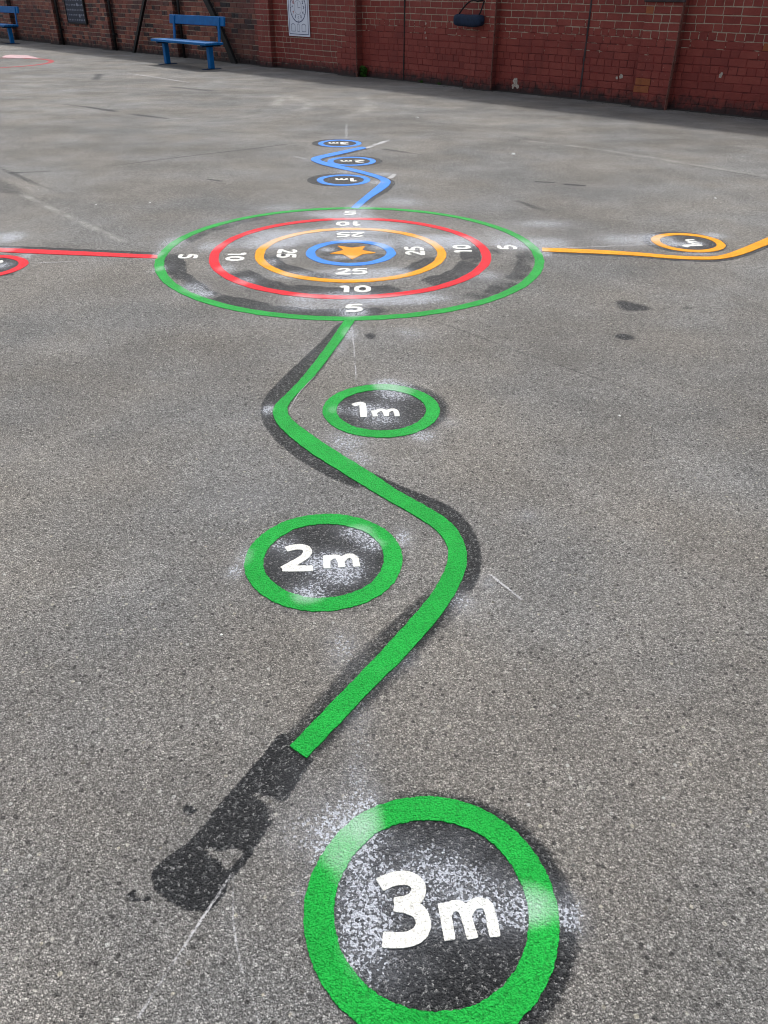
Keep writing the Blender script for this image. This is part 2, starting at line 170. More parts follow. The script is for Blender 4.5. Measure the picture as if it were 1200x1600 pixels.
# ------------------------------------------------------------------ object helpers
def tag(o, label=None, cat=None, group=None, kind=None):
    if label: o['label'] = label
    if cat: o['category'] = cat
    if group: o['group'] = group
    if kind or cat: o['kind'] = kind or 'thing'
    return o
def empty(name, loc=(0, 0, 0), rz=0.0):
    o = bpy.data.objects.new(name, None); C.objects.link(o); o.location = loc; o.rotation_euler = (0, 0, rz); o.empty_display_size = .1
    return o
def obj(name, verts, faces, mats, parent=None, smooth=False, loc=None, rz=0.0, fmat=None):
    me = bpy.data.meshes.new(name); me.from_pydata([tuple(v) for v in verts], [], faces)
    for m in (mats if isinstance(mats, (list, tuple)) else [mats]): me.materials.append(m)
    if fmat is not None: me.polygons.foreach_set('material_index', fmat)
    if smooth: me.polygons.foreach_set('use_smooth', [True] * len(me.polygons))
    me.update()
    o = bpy.data.objects.new(name, me); C.objects.link(o)
    if loc is not None: o.location = loc
    o.rotation_euler = (0, 0, rz)
    if parent: o.parent = parent
    return o
def fattr(o, name, vals):
    a = o.data.attributes.new(name, 'FLOAT', 'POINT'); a.data.foreach_set('value', np.asarray(vals, dtype=np.float32).ravel())
def box(vs, fs, x0, x1, y0, y1, z0, z1, b=0.0):
    """box with chamfered edges when b > 0"""
    n = len(vs)
    if b <= 0:
        vs += [(x, y, z) for z in (z0, z1) for y in (y0, y1) for x in (x0, x1)]
        fs += [tuple(n + i for i in q) for q in ((0, 2, 3, 1), (4, 5, 7, 6), (0, 1, 5, 4), (1, 3, 7, 5), (3, 2, 6, 7), (2, 0, 4, 6))]
        return
    X, Y, Z = (x0, x1), (y0, y1), (z0, z1); ix = {}
    for i in (0, 1):
        for j in (0, 1):
            for k in (0, 1):
                sx, sy, sz = 1 - 2 * i, 1 - 2 * j, 1 - 2 * k
                ix[i, j, k, 0] = len(vs); vs.append((X[i], Y[j] + sy * b, Z[k] + sz * b))
                ix[i, j, k, 1] = len(vs); vs.append((X[i] + sx * b, Y[j], Z[k] + sz * b))
                ix[i, j, k, 2] = len(vs); vs.append((X[i] + sx * b, Y[j] + sy * b, Z[k]))
    def q(*a): fs.append(tuple(a))
    for i in (0, 1):
        r = [ix[i, 0, 0, 0], ix[i, 1, 0, 0], ix[i, 1, 1, 0], ix[i, 0, 1, 0]]; q(*(r if i else r[::-1]))
        r = [ix[0, i, 0, 1], ix[0, i, 1, 1], ix[1, i, 1, 1], ix[1, i, 0, 1]]; q(*(r if i else r[::-1]))
        r = [ix[0, 0, i, 2], ix[1, 0, i, 2], ix[1, 1, i, 2], ix[0, 1, i, 2]]; q(*(r if i else r[::-1]))
    for a in (0, 1):
        for c in (0, 1):
            q(ix[a, c, 0, 0], ix[a, c, 1, 0], ix[a, c, 1, 1], ix[a, c, 0, 1])
            q(ix[a, 0, c, 0], ix[a, 1, c, 0], ix[a, 1, c, 2], ix[a, 0, c, 2])
            q(ix[0, a, c, 1], ix[1, a, c, 1], ix[1, a, c, 2], ix[0, a, c, 2])
            for k in (0, 1): q(ix[a, c, k, 0], ix[a, c, k, 1], ix[a, c, k, 2])
def tube(vs, fs, pts, r, seg=10):
    pts = [Vector(p) for p in pts]; rings = []
    for i, p in enumerate(pts):
        d = (pts[min(i + 1, len(pts) - 1)] - pts[max(i - 1, 0)]).normalized()
        a = d.orthogonal().normalized() if i == 0 else (pa - d * pa.dot(d)).normalized()
        pa = a; b = d.cross(a); n = len(vs); rings.append(n)
        rr = r[i] if isinstance(r, (list, tuple)) else r
        for k in range(seg):
            t = 2 * math.pi * k / seg; vs.append(tuple(p + (a * math.cos(t) + b * math.sin(t)) * rr))
    for i in range(len(pts) - 1):
        for k in range(seg):
            k2 = (k + 1) % seg; fs.append((rings[i] + k, rings[i] + k2, rings[i + 1] + k2, rings[i + 1] + k))
    fs.append(tuple(rings[0] + k for k in range(seg))[::-1]); fs.append(tuple(rings[-1] + k for k in range(seg)))
def recalc(o):
    import bmesh
    bm = bmesh.new(); bm.from_mesh(o.data); bmesh.ops.recalc_face_normals(bm, faces=bm.faces); bm.to_mesh(o.data); bm.free()
    return o

# ------------------------------------------------------------------ node helper
class NT:
    def __init__(s, name):
        s.m = bpy.data.materials.new(name); s.m.use_nodes = True; s.t = s.m.node_tree; s.t.nodes.clear()
        s.out = s.n('ShaderNodeOutputMaterial'); s.bsdf = s.n('ShaderNodeBsdfPrincipled'); s.l(s.bsdf.outputs[0], s.out.inputs[0])
        s.co = s.n('ShaderNodeTexCoord').outputs['Object']
    def n(s, t): return s.t.nodes.new(t)
    def l(s, a, b): s.t.links.new(a, b)
    def put(s, inp, v):
        if hasattr(v, 'is_output') or isinstance(v, bpy.types.NodeSocket): s.l(v, inp)
        elif isinstance(v, (tuple, list)) and len(v) == 3 and inp.type == 'RGBA': inp.default_value = (*v, 1)
        else: inp.default_value = v
    def math(s, op, a, b=0.0, c=0.0, clamp=False):
        m = s.n('ShaderNodeMath'); m.operation = op; m.use_clamp = clamp
        s.put(m.inputs[0], a); s.put(m.inputs[1], b); s.put(m.inputs[2], c); return m.outputs[0]
    def mix(s, f, a, b, mode='MIX'):
        m = s.n('ShaderNodeMix'); m.data_type = 'RGBA'; m.blend_type = mode; m.clamp_factor = True
        s.put(m.inputs[0], f); s.put(m.inputs[6], a); s.put(m.inputs[7], b); return m.outputs[2]
    def rng(s, v, a, b, c=0.0, d=1.0, smooth=False):
        m = s.n('ShaderNodeMapRange'); m.interpolation_type = 'SMOOTHSTEP' if smooth else 'LINEAR'
        for i, x in enumerate((v, a, b, c, d)): s.put(m.inputs[i], x)
        return m.outputs[0]
    def noise(s, scale, det=2.0, rough=.5, vec=None, lac=2.0):
        m = s.n('ShaderNodeTexNoise'); s.l(vec or s.co, m.inputs['Vector']); m.inputs['Scale'].default_value = scale
        m.inputs['Detail'].default_value = det; m.inputs['Roughness'].default_value = rough; return m.outputs[0]
    def voro(s, scale, vec=None, feature='F1'):
        m = s.n('ShaderNodeTexVoronoi'); m.feature = feature; s.l(vec or s.co, m.inputs['Vector']); m.inputs['Scale'].default_value = scale; return m
    def mapv(s, sc, loc=(0, 0, 0), rot=(0, 0, 0)):
        m = s.n('ShaderNodeMapping'); s.l(s.co, m.inputs[0]); m.inputs['Scale'].default_value = sc; m.inputs['Location'].default_value = loc; m.inputs['Rotation'].default_value = rot
        return m.outputs[0]
    def sep(s, c):
        m = s.n('ShaderNodeSeparateColor'); s.l(c, m.inputs[0]); return m.outputs
    def xyz(s):
        m = s.n('ShaderNodeSeparateXYZ'); s.l(s.co, m.inputs[0]); return m.outputs
    def ramp(s, f, stops):
        m = s.n('ShaderNodeValToRGB'); s.l(f, m.inputs[0]); e = m.color_ramp.elements
        for i, (p, c) in enumerate(stops):
            k = e[i] if i < 2 else e.new(p)
            k.position = p; k.color = (*c, 1)
        return m.outputs[0]
    def attr(s, name):
        m = s.n('ShaderNodeAttribute'); m.attribute_name = name; return m.outputs['Fac']
    def bump(s, h, dist, strength=1.0):
        m = s.n('ShaderNodeBump'); s.l(h, m.inputs['Height']); m.inputs['Distance'].default_value = dist; m.inputs['Strength'].default_value = strength
        s.l(m.outputs[0], s.bsdf.inputs['Normal'])
    def set(s, **k):
        for a, v in k.items(): s.put(s.bsdf.inputs[{'col': 'Base Color', 'rough': 'Roughness', 'metal': 'Metallic', 'spec': 'Specular IOR Level', 'alpha': 'Alpha'}[a]], v)
        return s.m
GRAIN = 245.0
def grain_nodes(n):
    vf = n.mapv((1, 1, .3))
    wob = n.n('ShaderNodeTexNoise'); n.l(vf, wob.inputs['Vector']); wob.inputs['Scale'].default_value = 260; wob.inputs['Detail'].default_value = 1
    va = n.n('ShaderNodeVectorMath'); va.operation = 'MULTIPLY_ADD'; n.l(wob.outputs['Color'], va.inputs[0]); va.inputs[1].default_value = (.006, .006, .006); n.l(vf, va.inputs[2])
    v1 = n.voro(GRAIN, va.outputs[0]); rnd = n.sep(v1.outputs['Color'])
    return v1.outputs['Distance'], rnd[0], rnd[1], rnd[2]
DUST_C = (.64, .67, .74)

def mat_ground():
    n = NT('weathered_asphalt')
    d, r1, r2, r3 = grain_nodes(n)
    meso = n.noise(42, 4, .75); fine = n.noise(480, 1.5, .6)
    patch = n.noise(.55, 5, .6); patch2 = n.noise(3.2, 5, .65, n.mapv((1, .8, 1), rot=(0, 0, .6))); streak = n.noise(1.1, 4, .6, n.mapv((.35, 1.6, 1), rot=(0, 0, .35)))
    warm = n.noise(1.3, 3, .5, n.mapv((1, 1, 1), loc=(7, 3, 0)))
    g = n.math('ADD', n.math('MULTIPLY', r1, .46), n.math('MULTIPLY', fine, .50)); g = n.math('ADD', g, n.math('MULTIPLY', meso, .34)); g = n.math('ADD', g, n.math('MULTIPLY', n.noise(130, 2, .6), .22)); g = n.math('SUBTRACT', g, .12)
    base = n.ramp(g, [(.24, (.080, .079, .077)), (.44, (.200, .197, .191)), (.70, (.325, .320, .310)), (.97, (.64, .63, .61))])
    pit_shade = n.math('MULTIPLY', n.rng(d, .30, .62, 1.04, .55), n.rng(n.noise(210, 1, .5, n.mapv((1, 1, .3), loc=(9, 1, 0))), .30, .42, .42, 1.03))  # shade in the pits between grains, darkened into the colour
    cc = n.n('ShaderNodeCombineColor')
    big = n.math('MULTIPLY', n.rng(patch, .32, .68, .74, 1.18), n.rng(patch2, .3, .7, .88, 1.12)); big = n.math('MULTIPLY', big, n.rng(streak, .3, .7, .90, 1.10))
    yw = n.rng(n.xyz()[1], 5.5, 11.0); farn = n.noise(2.6, 6, .72, n.mapv((.7, 1.1, 1), loc=(1, 8, 0), rot=(0, 0, .5)))
    big = n.math('MULTIPLY', big, n.math('ADD', 1.0, n.math('MULTIPLY', yw, n.rng(farn, .28, .72, -.24, .26))))
    ymid = n.rng(n.xyz()[1], 1.8, 5.0); big = n.math('MULTIPLY', big, n.math('ADD', 1.0, n.math('MULTIPLY', ymid, n.rng(n.noise(62, 3, .8), .3, .7, -.36, .36))))
    big = n.math('MULTIPLY', big, pit_shade)
    for i in range(3): n.l(big, cc.inputs[i])
    base = n.mix(1.0, base, cc.outputs[0], 'MULTIPLY')
    base = n.mix(n.rng(warm, .36, .62, .0, .6), base, n.mix(1.0, base, (1.08, .995, .89), 'MULTIPLY'))
    # scattered larger stones, a few of them pale or yellowish, a few nearly black
    st = n.voro(62, n.mapv((1, 1, .3), loc=(2, 2, 0))); sc_ = n.sep(st.outputs['Color']); near = n.rng(st.outputs['Distance'], .22, .30, 1, 0)
    base = n.mix(n.math('MULTIPLY', near, n.rng(sc_[0], .86, .90, 0, .75)), base, n.mix(sc_[1], (.50, .46, .36), (.56, .56, .54)))
    base = n.mix(n.math('MULTIPLY', near, n.rng(sc_[2], .90, .93, 0, .8)), base, (.045, .043, .042))
    # pale worn seams and tyre scuffs
    pale = n.attr('pale'); pf = n.math('MULTIPLY', n.rng(n.noise(5, 5, .7), .36, .66, .05, 1.0), n.rng(n.math('SUBTRACT', n.math('MULTIPLY', pale, 1.5), n.math('MULTIPLY', r3, .6)), 0, .8), .85)
    base = n.mix(pf, base, n.mix(.55, base, (.56, .54, .50)))
    # dark sealed / primed asphalt
    dk = n.attr('dark'); df = n.rng(n.math('SUBTRACT', n.math('MULTIPLY', dk, 1.70), n.math('ADD', n.math('MULTIPLY', n.math('ADD', n.math('MULTIPLY', r2, .45), n.math('MULTIPLY', fine, .55)), .62), n.math('MULTIPLY', n.noise(19, 4, .7), .42))), -.02, .66, 0, 1, True)
    dcol = n.ramp(n.math('ADD', n.math('MULTIPLY', r1, .6), n.math('MULTIPLY', fine, .5)), [(.25, (.008, .0085, .010)), (.58, (.018, .019, .021)), (.77, (.062, .063, .066)), (.93, (.34, .34, .33))])
    base = n.mix(df, base, dcol)
    # dusted glass beads and primer overspray
    du = n.attr('dust'); pn = n.noise(16, 4, .7)
    sv = n.voro(235, n.mapv((1, 1, .3), loc=(3, 5, 0))); sp = n.math('ADD', n.math('MULTIPLY', n.sep(sv.outputs['Color'])[0], .62), n.math('MULTIPLY', fine, .38))
    th = n.math('ADD', n.math('MULTIPLY', sp, 1.02), n.math('MULTIPLY', pn, .22))
    s1 = n.rng(n.math('SUBTRACT', n.math('MULTIPLY', du, .92), th), -.10, .12, 0, .72, True)
    s1 = n.math('ADD', s1, n.math('MULTIPLY', n.math('MULTIPLY', du, n.rng(pn, .3, .7, .35, 1.2)), .30), clamp=True)
    base = n.mix(s1, base, DUST_C)
    # bump from grain height, smoother where sealed dark
    h = n.math('ADD', n.math('MULTIPLY', n.rng(d, 0, .7, 1, 0), .8), n.math('MULTIPLY', fine, .5)); h = n.math('ADD', h, n.math('MULTIPLY', meso, 1.1)); h = n.math('ADD', h, n.math('MULTIPLY', r1, .5))
    n.bump(h, .0062, 1.0)
    return n.set(col=base, rough=n.math('SUBTRACT', .92, n.math('MULTIPLY', df, .25)), spec=.25)
def mat_paint(name, col, bumpy=.0022, rough=.5, wear=.25):
    n = NT(name); d, r1, r2, r3 = grain_nodes(n)
    big = n.noise(7, 4, .6); fine = n.noise(420, 2, .6); meso = n.noise(70, 3, .6)
    c = n.mix(n.rng(big, .3, .7), tuple(x * .84 for x in col), tuple(min(1, x * 1.12 + .004) for x in col))
    c = n.mix(n.rng(n.math('ADD', n.math('MULTIPLY', d, .9), n.math('MULTIPLY', fine, .35)), .62, .86, 0, .55), c, tuple(x * .35 for x in col))
    c = n.mix(n.rng(meso, .62, .75, 0, wear), c, tuple(x * .5 + .03 for x in col))
    du = n.attr('dust'); f = n.math('MULTIPLY', n.rng(n.math('SUBTRACT', n.math('MULTIPLY', du, 1.15), n.math('ADD', n.math('MULTIPLY', n.noise(14, 4, .65), .45), n.math('MULTIPLY', fine, .35))), .0, .85, 0, .62, True), 1.0)
    c = n.mix(f, c, (.70, .76, .78))
    h = n.math('ADD', n.rng(d, 0, .8, 1, 0), n.math('MULTIPLY', fine, .3)); h = n.math('ADD', h, n.math('MULTIPLY', meso, 1.6)); h = n.math('ADD', h, n.math('MULTIPLY', r1, .6)); h = n.math('ADD', h, n.math('MULTIPLY', n.rng(n.noise(230, 1, .5, n.mapv((1, 1, .3))), .28, .42), 1.6))
    n.bump(h, bumpy, .85)
    return n.set(col=c, rough=rough, spec=.08)
def mat_simple(name, col, rough=.5, metal=0.0, var=.2, scale=12, bump=0.0, spec=.2):
    n = NT(name); b = n.noise(scale, 5, .6)
    c = n.mix(n.rng(b, .3, .7), tuple(x * (1 - var) for x in col), tuple(min(1, x * (1 + var)) for x in col))
    if bump: n.bump(n.noise(scale * 12, 3, .6), bump, .7)
    return n.set(col=c, rough=rough, metal=metal, spec=spec)
def mat_chalk(name='chalk_dust'):
    n = NT(name); d, r1, r2, r3 = grain_nodes(n)
    f = n.rng(n.math('SUBTRACT', n.math('MULTIPLY', n.attr('cover'), 1.35), n.math('ADD', n.math('MULTIPLY', r3, .5), n.math('MULTIPLY', n.noise(22, 3, .7), .45))), -.20, .45, 0, .44, True)
    return n.set(col=(.66, .66, .67), rough=.9, alpha=f)

M = {}
M['ground'] = mat_ground()
M['green'] = mat_paint('green_marking_paint', (.010, .350, .046))
M['red'] = mat_paint('red_marking_paint', (.80, .010, .024))
M['amber'] = mat_paint('amber_marking_paint', (.92, .36, .004))
M['blue'] = mat_paint('blue_marking_paint', (.055, .27, .86))
M['white'] = mat_paint('white_marking_paint', (.74, .73, .68), bumpy=.0010, wear=.03)
M['orange'] = mat_paint('orange_marking_paint', (.90, .34, .012))
M['oldred'] = mat_paint('old_red_line_paint', (.42, .05, .06), wear=.6)
M['powder'] = mat_paint('spilt_powder', (.66, .46, .48), bumpy=.003, rough=.9)
M['chalk'] = mat_chalk()
M['bench'] = mat_simple('blue_gloss_paint', (.0, .100, .30), .6, 0, .18, 9)
M['benchdark'] = mat_simple('worn_dark_blue_steel', (.008, .03, .075), .5, .2, .3, 14)
M['black'] = mat_simple('black_painted_steel', (.010, .010, .011), .55, 0, .4, 8)
M['bag'] = mat_simple('navy_bag_fabric', (.010, .020, .045), .75, 0, .35, 20, .002)
M['strap'] = mat_simple('black_strap', (.012, .012, .014), .7)
M['leaf'] = mat_simple('weed_leaf', (.035, .105, .015), .6, 0, .5, 30)
M['stone'] = mat_simple('dark_weathered_stone', (.045, .035, .038), .85, 0, .4, 9, .004)
M['chip'] = mat_simple('white_paint_flake', (.68, .68, .66), .7)
M['board'] = mat_simple('dark_blue_board', (.012, .018, .040), .45, 0, .25, 6)
M['boardtext'] = mat_simple('faded_white_print', (.24, .26, .32), .6, 0, .5, 30)
M['poster'] = mat_simple('white_laminated_board', (.62, .65, .74), .4, 0, .06, 3)
M['navyline'] = mat_simple('navy_print', (.02, .03, .11), .5)
M['redprint'] = mat_simple('red_print', (.33, .05, .05), .5)
M['greyprint'] = mat_simple('grey_print', (.22, .24, .32), .5)

# ------------------------------------------------------------------ fields
def seg_dist(px, py, pts):
    best = np.full(px.shape, 1e9)
    for (ax, ay), (bx, by) in zip(pts[:-1], pts[1:]):
        dx, dy = bx - ax, by - ay; L = dx * dx + dy * dy + 1e-12
        t = np.clip(((px - ax) * dx + (py - ay) * dy) / L, 0, 1)
        best = np.minimum(best, (px - ax - t * dx) ** 2 + (py - ay - t * dy) ** 2)
    return np.sqrt(best)
def poly_sdf(px, py, pts):
    """negative inside"""
    d = seg_dist(px, py, list(pts) + [pts[0]]); inside = np.zeros(px.shape, bool)
    for (ax, ay), (bx, by) in zip(pts, list(pts[1:]) + [pts[0]]):
        c = ((ay > py) != (by > py)) & (px < (bx - ax) * (py - ay) / (by - ay + 1e-15) + ax); inside ^= c
    return np.where(inside, -d, d)
def sstep(x, a, b):
    t = np.clip((x - a) / (b - a), 0, 1); return t * t * (3 - 2 * t)
def chaikin(p, k=2, closed=True):
    for _ in range(k):
        q = []; n = len(p)
        for i in range(n if closed else n - 1):
            a, b = p[i], p[(i + 1) % n]; q += [(.75 * a[0] + .25 * b[0], .75 * a[1] + .25 * b[1]), (.25 * a[0] + .75 * b[0], .25 * a[1] + .75 * b[1])]
        p = q if closed else [p[0]] + q + [p[-1]]
    return p
def dust(px, py):
    s = np.zeros(px.shape)
    for (x, y), rx, ry, st in T['dust']:
        m = (np.abs(px - x) < 3 * rx) & (np.abs(py - y) < 3 * ry)
        s[m] += (min(.78, st * 1.8) if 3.4 < y < 6.4 else st * (.85 if y < 1.4 else 1.1)) * np.exp(-(((px[m] - x) / rx) ** 2 + ((py[m] - y) / ry) ** 2))
    return np.where(s > .5, .5 + .30 * np.tanh((s - .5) / .45), s)
TX, TY = T['C']['T']; RINGS = [('green', 1.164, .0550, 'outermost green'), ('red', .8515, .0560, 'red'), ('amber', .581, .0540, 'amber'), ('blue', .274, .0560, 'innermost blue')]
SR = .2244; SRI = .1714
def bounded(px, py, pts, pad):
    xs = [p[0] for p in pts]; ys = [p[1] for p in pts]
    return (px > min(xs) - pad) & (px < max(xs) + pad) & (py > min(ys) - pad) & (py < max(ys) + pad)
def darkmask(px, py):
    d = np.zeros(px.shape)
    def acc(m, v): d[m] = 1 - (1 - d[m]) * (1 - np.clip(v, 0, 1))
    for name, pts, w, s in T['dark']:
        pts = chaikin(pts, 2) if w > .006 else (pts if name == 'd' else chaikin(pts, 1)); m = bounded(px, py, pts, 3 * w)
        acc(m, s * sstep((.008 if name == 'd' else 0) - poly_sdf(px[m], py[m], pts), -w, w))
    # discs inside and around the small circles
    for c, dx, dy, ro, si, so in (('g3', .006, .004, .246, .80, .50), ('g2', .006, -.010, .246, .80, .40), ('g1', .006, .002, .246, .72, .38), ('y1', -.022, .004, .262, .75, .75), ('r1', -.01, 0, .25, .8, .5),
                                  ('b1', -.045, .012, .262, .7, .9), ('b2', .035, .012, .258, .8, .7), ('b3', -.03, .02, .262, .85, .8)):
        x, y = T['C'][c]; m = (abs(px - x) < .4) & (abs(py - y) < .4)
        r = np.hypot(px[m] - x, py[m] - y); acc(m, si * sstep(r, SRI + .02, SRI - .02))
        r = np.hypot(px[m] - x - dx, py[m] - y - dy); acc(m, so * sstep(r, ro + .022, ro - .022))
    x, y = T['C']['g3']; m = (abs(px - x) < .5) & (abs(py - y) < .5)
    acc(m, .68 * sstep(np.hypot(px[m] - x - .036, py[m] - y + .010), .262, .18))
    x, y = T['C']['g1']; m = (abs(px - x) < .5) & (abs(py - y) < .5); acc(m, .5 * sstep(np.hypot(px[m] - x - .05, py[m] - y - .02), .27, .19))
    # bands just inside the target rings
    m = np.hypot(px - TX, py - TY) < 1.3; r = np.hypot(px[m] - TX, py[m] - TY); a = np.degrees(np.arctan2(py[m] - TY, px[m] - TX)) % 360
    brk = np.array([min(1.0, max(.5, .95 + .7 * mnoise.noise(Vector((q * 5, p * 5, 11))) + .5 * mnoise.noise(Vector((q * 13, p * 13, 3))))) for q, p in zip(px[m], py[m])])
    def arc(a0, a1, f=14):
        t = (a - a0) % 360; w = (a1 - a0) % 360; return sstep(t, 0, f) * sstep(w - t, 0, f) * (t < w)
    v = np.zeros(r.shape)
    r = r + np.array([.03 * mnoise.noise(Vector((q * 4, p * 4, 6))) + .02 * mnoise.noise(Vector((q * 11, p * 11, 2))) for q, p in zip(px[m], py[m])])
    def band(r0, r1, a0, a1, s, soft=.025):
        s = min(1, s * 1.3)
        nonlocal v; v = 1 - (1 - v) * (1 - s * brk * sstep(r, r0 - soft, r0 + soft) * sstep(-r, -r1 - soft, -r1 + soft) * arc(a0, a1))
    band(.99, 1.12, 175, 290, .85); band(.99, 1.12, 300, 372, .5); band(1.02, 1.12, 115, 178, .45); band(1.04, 1.12, 20, 80, .25)
    band(.66, .81, 205, 300, .8); band(.66, .81, 300, 380, .75); band(.70, .81, 130, 180, .35); band(.72, .81, 10, 60, .3)
    band(.42, .545, 175, 285, .8); band(.44, .545, 290, 360, .55); band(.5, .63, 0, 30, .35); band(.84, .95, 350, 375, .5); band(.47, .56, 85, 120, .7); band(.98, 1.08, 78, 92, .6); band(0, .23, 0, 359.9, .45)
    d[m] = 1 - (1 - d[m]) * (1 - v)
    # thin dark outlines beside the painted paths
    for k, dx, dy, s in (('blue_path', .02, -.03, .9), ('red_path', -.02, .045, 1.0), ('yellow_path', .0, -.022, 1.0), ('green_path', .004, -.004, .6)):
        pts = [(p[0] + dx, p[1] + dy) for p in T[k]]; m = bounded(px, py, pts, .05)
        acc(m, s * sstep(-poly_sdf(px[m], py[m], pts), -.030 if k != 'green_path' else -.014, .0))
    for pts, w, s in T['crack_shadow']:  # cracks and dark marks, plus the painted shadow line by the bench
        m = bounded(px, py, pts, 4 * w); p2 = chaikin(pts, 2, False); ww = max(w, .012)
        br = np.array([.5 + .9 * mnoise.noise(Vector((a * 1.7, b * 1.7, 2))) for a, b in zip(px[m], py[m])]) if m.any() else 0
        acc(m, .95 * s * np.clip(br + .45, .15, 1) * np.exp(-(seg_dist(px[m], py[m], p2) / ww) ** 2))
    for pts, w, s in T['light']:
        pts = chaikin(pts, 1); m = bounded(px, py, pts, .03); d[m] *= 1 - s * sstep(-poly_sdf(px[m], py[m], pts), -w, w)
    return d
def palemask(px, py):
    d = np.zeros(px.shape)
    for pts, w, s in T['seam']:
        m = bounded(px, py, pts, 3.5 * w); d[m] = np.maximum(d[m], s * np.exp(-(seg_dist(px[m], py[m], chaikin(pts, 2, False)) / w) ** 2))
    return d

# ------------------------------------------------------------------ ground: one graded sheet
def grade(*parts):
    out = []
    for a, b, st in parts: out.append(np.arange(a, b - st * .4, st))
    return np.unique(np.round(np.concatenate(out + [np.array([parts[-1][1]])]), 5))
gx = grade((-90, -30, 6), (-30, -14, .8), (-14, -9, .12), (-9, -3.2, .06), (-3.2, -.8, .02), (-.8, .9, .0095), (.9, 3.2, .02), (3.2, 7, .06), (7, 14, .35), (14, 90, 6))
gy = grade((-60, -8, 5), (-8, 0, .5), (0, .35, .05), (.35, 1.6, .0075), (1.6, 2.4, .0105), (2.4, 4, .014), (4, 9.6, .02), (9.6, 14, .045), (14, 22, .09), (22, 32, .3), (32, 110, 5))
X, Y = np.meshgrid(gx, gy); nx, ny = len(gx), len(gy); px, py = X.ravel(), Y.ravel()
co = np.zeros((nx * ny, 3), np.float32); co[:, 0] = px; co[:, 1] = py
idx = np.arange(nx * ny).reshape(ny, nx)
quads = np.stack([idx[:-1, :-1], idx[:-1, 1:], idx[1:, 1:], idx[1:, :-1]], -1).reshape(-1, 4).astype(np.int32)
me = bpy.data.meshes.new('ground'); me.vertices.add(len(co)); me.vertices.foreach_set('co', co.ravel())
me.loops.add(quads.size); me.loops.foreach_set('vertex_index', quads.ravel()); me.polygons.add(len(quads)); me.polygons.foreach_set('loop_start', np.arange(0, quads.size, 4, dtype=np.int32))
me.update(calc_edges=True); me.materials.append(M['ground'])
ground = bpy.data.objects.new('ground', me); C.objects.link(ground); tag(ground, kind='structure')
fattr(ground, 'dark', darkmask(px, py)); fattr(ground, 'dust', dust(px, py)); fattr(ground, 'pale', palemask(px, py))

# ------------------------------------------------------------------ painted shapes
def fill(name, fn, bx, h, z, mat, parent, wob=.0015, wsc=45, origin=(0, 0), edge=.0035):
    """marching squares: the area where fn < 0 becomes a slab of paint with its own edge"""
    x0, x1, y0, y1 = bx; xs = np.arange(x0, x1 + h, h); ys = np.arange(y0, y1 + h, h)
    GX, GY = np.meshgrid(xs, ys); F = fn(GX, GY)
    near = np.argwhere(np.abs(F) < 4 * wob + 2 * h)
    for j, i in near: F[j, i] += wob * mnoise.noise(Vector((xs[i] * wsc, ys[j] * wsc, z * 100))) + wob * .6 * mnoise.noise(Vector((xs[i] * wsc * 3, ys[j] * wsc * 3, 5)))
    F = np.where(np.abs(F) < 1e-6, 1e-6, F)
    V = []; key = {}; faces = []
    def corner(i, j):
        k = (i, j)
        if k not in key: key[k] = len(V); V.append((xs[i], ys[j]))
        return key[k]
    def cut(a, b):
        k = (min(a, b), max(a, b), 1)
        if k not in key:
            fa, fb = F[a[1], a[0]], F[b[1], b[0]]; t = min(.96, max(.04, fa / (fa - fb))) ; key[k] = len(V)
            V.append((xs[a[0]] + t * (xs[b[0]] - xs[a[0]]), ys[a[1]] + t * (ys[b[1]] - ys[a[1]])))
        return key[k]
    ins = F < 0; act = ins[:-1, :-1] | ins[1:, :-1] | ins[:-1, 1:] | ins[1:, 1:]
    for j, i in np.argwhere(act):
        j, i = int(j), int(i); cs = [(i, j), (i + 1, j), (i + 1, j + 1), (i, j + 1)]; poly = []
        for a, b in zip(cs, cs[1:] + cs[:1]):
            ia, ib = ins[a[1], a[0]], ins[b[1], b[0]]
            if ia: poly.append(corner(*a))
            if ia != ib: poly.append(cut(a, b))
        if len(poly) >= 3: faces.append(tuple(poly))
    cnt = {}
    for f in faces:
        for a, b in zip(f, f[1:] + f[:1]): cnt[(a, b)] = 1
    n = len(V); bot = {}; side = []
    verts = [(x - origin[0], y - origin[1], z) for x, y in V]
    def bv(a):
        if a not in bot: bot[a] = len(verts); verts.append((V[a][0] - origin[0], V[a][1] - origin[1], -.001))
        return bot[a]
    for (a, b) in cnt:
        if (b, a) not in cnt: side.append((b, a, bv(a), bv(b)))
    o = obj(name, verts, faces + side, mat, parent)
    vx = np.array([v[0] for v in verts]) + origin[0]; vy = np.array([v[1] for v in verts]) + origin[1]
    fattr(o, 'dust', dust(vx, vy)); return o
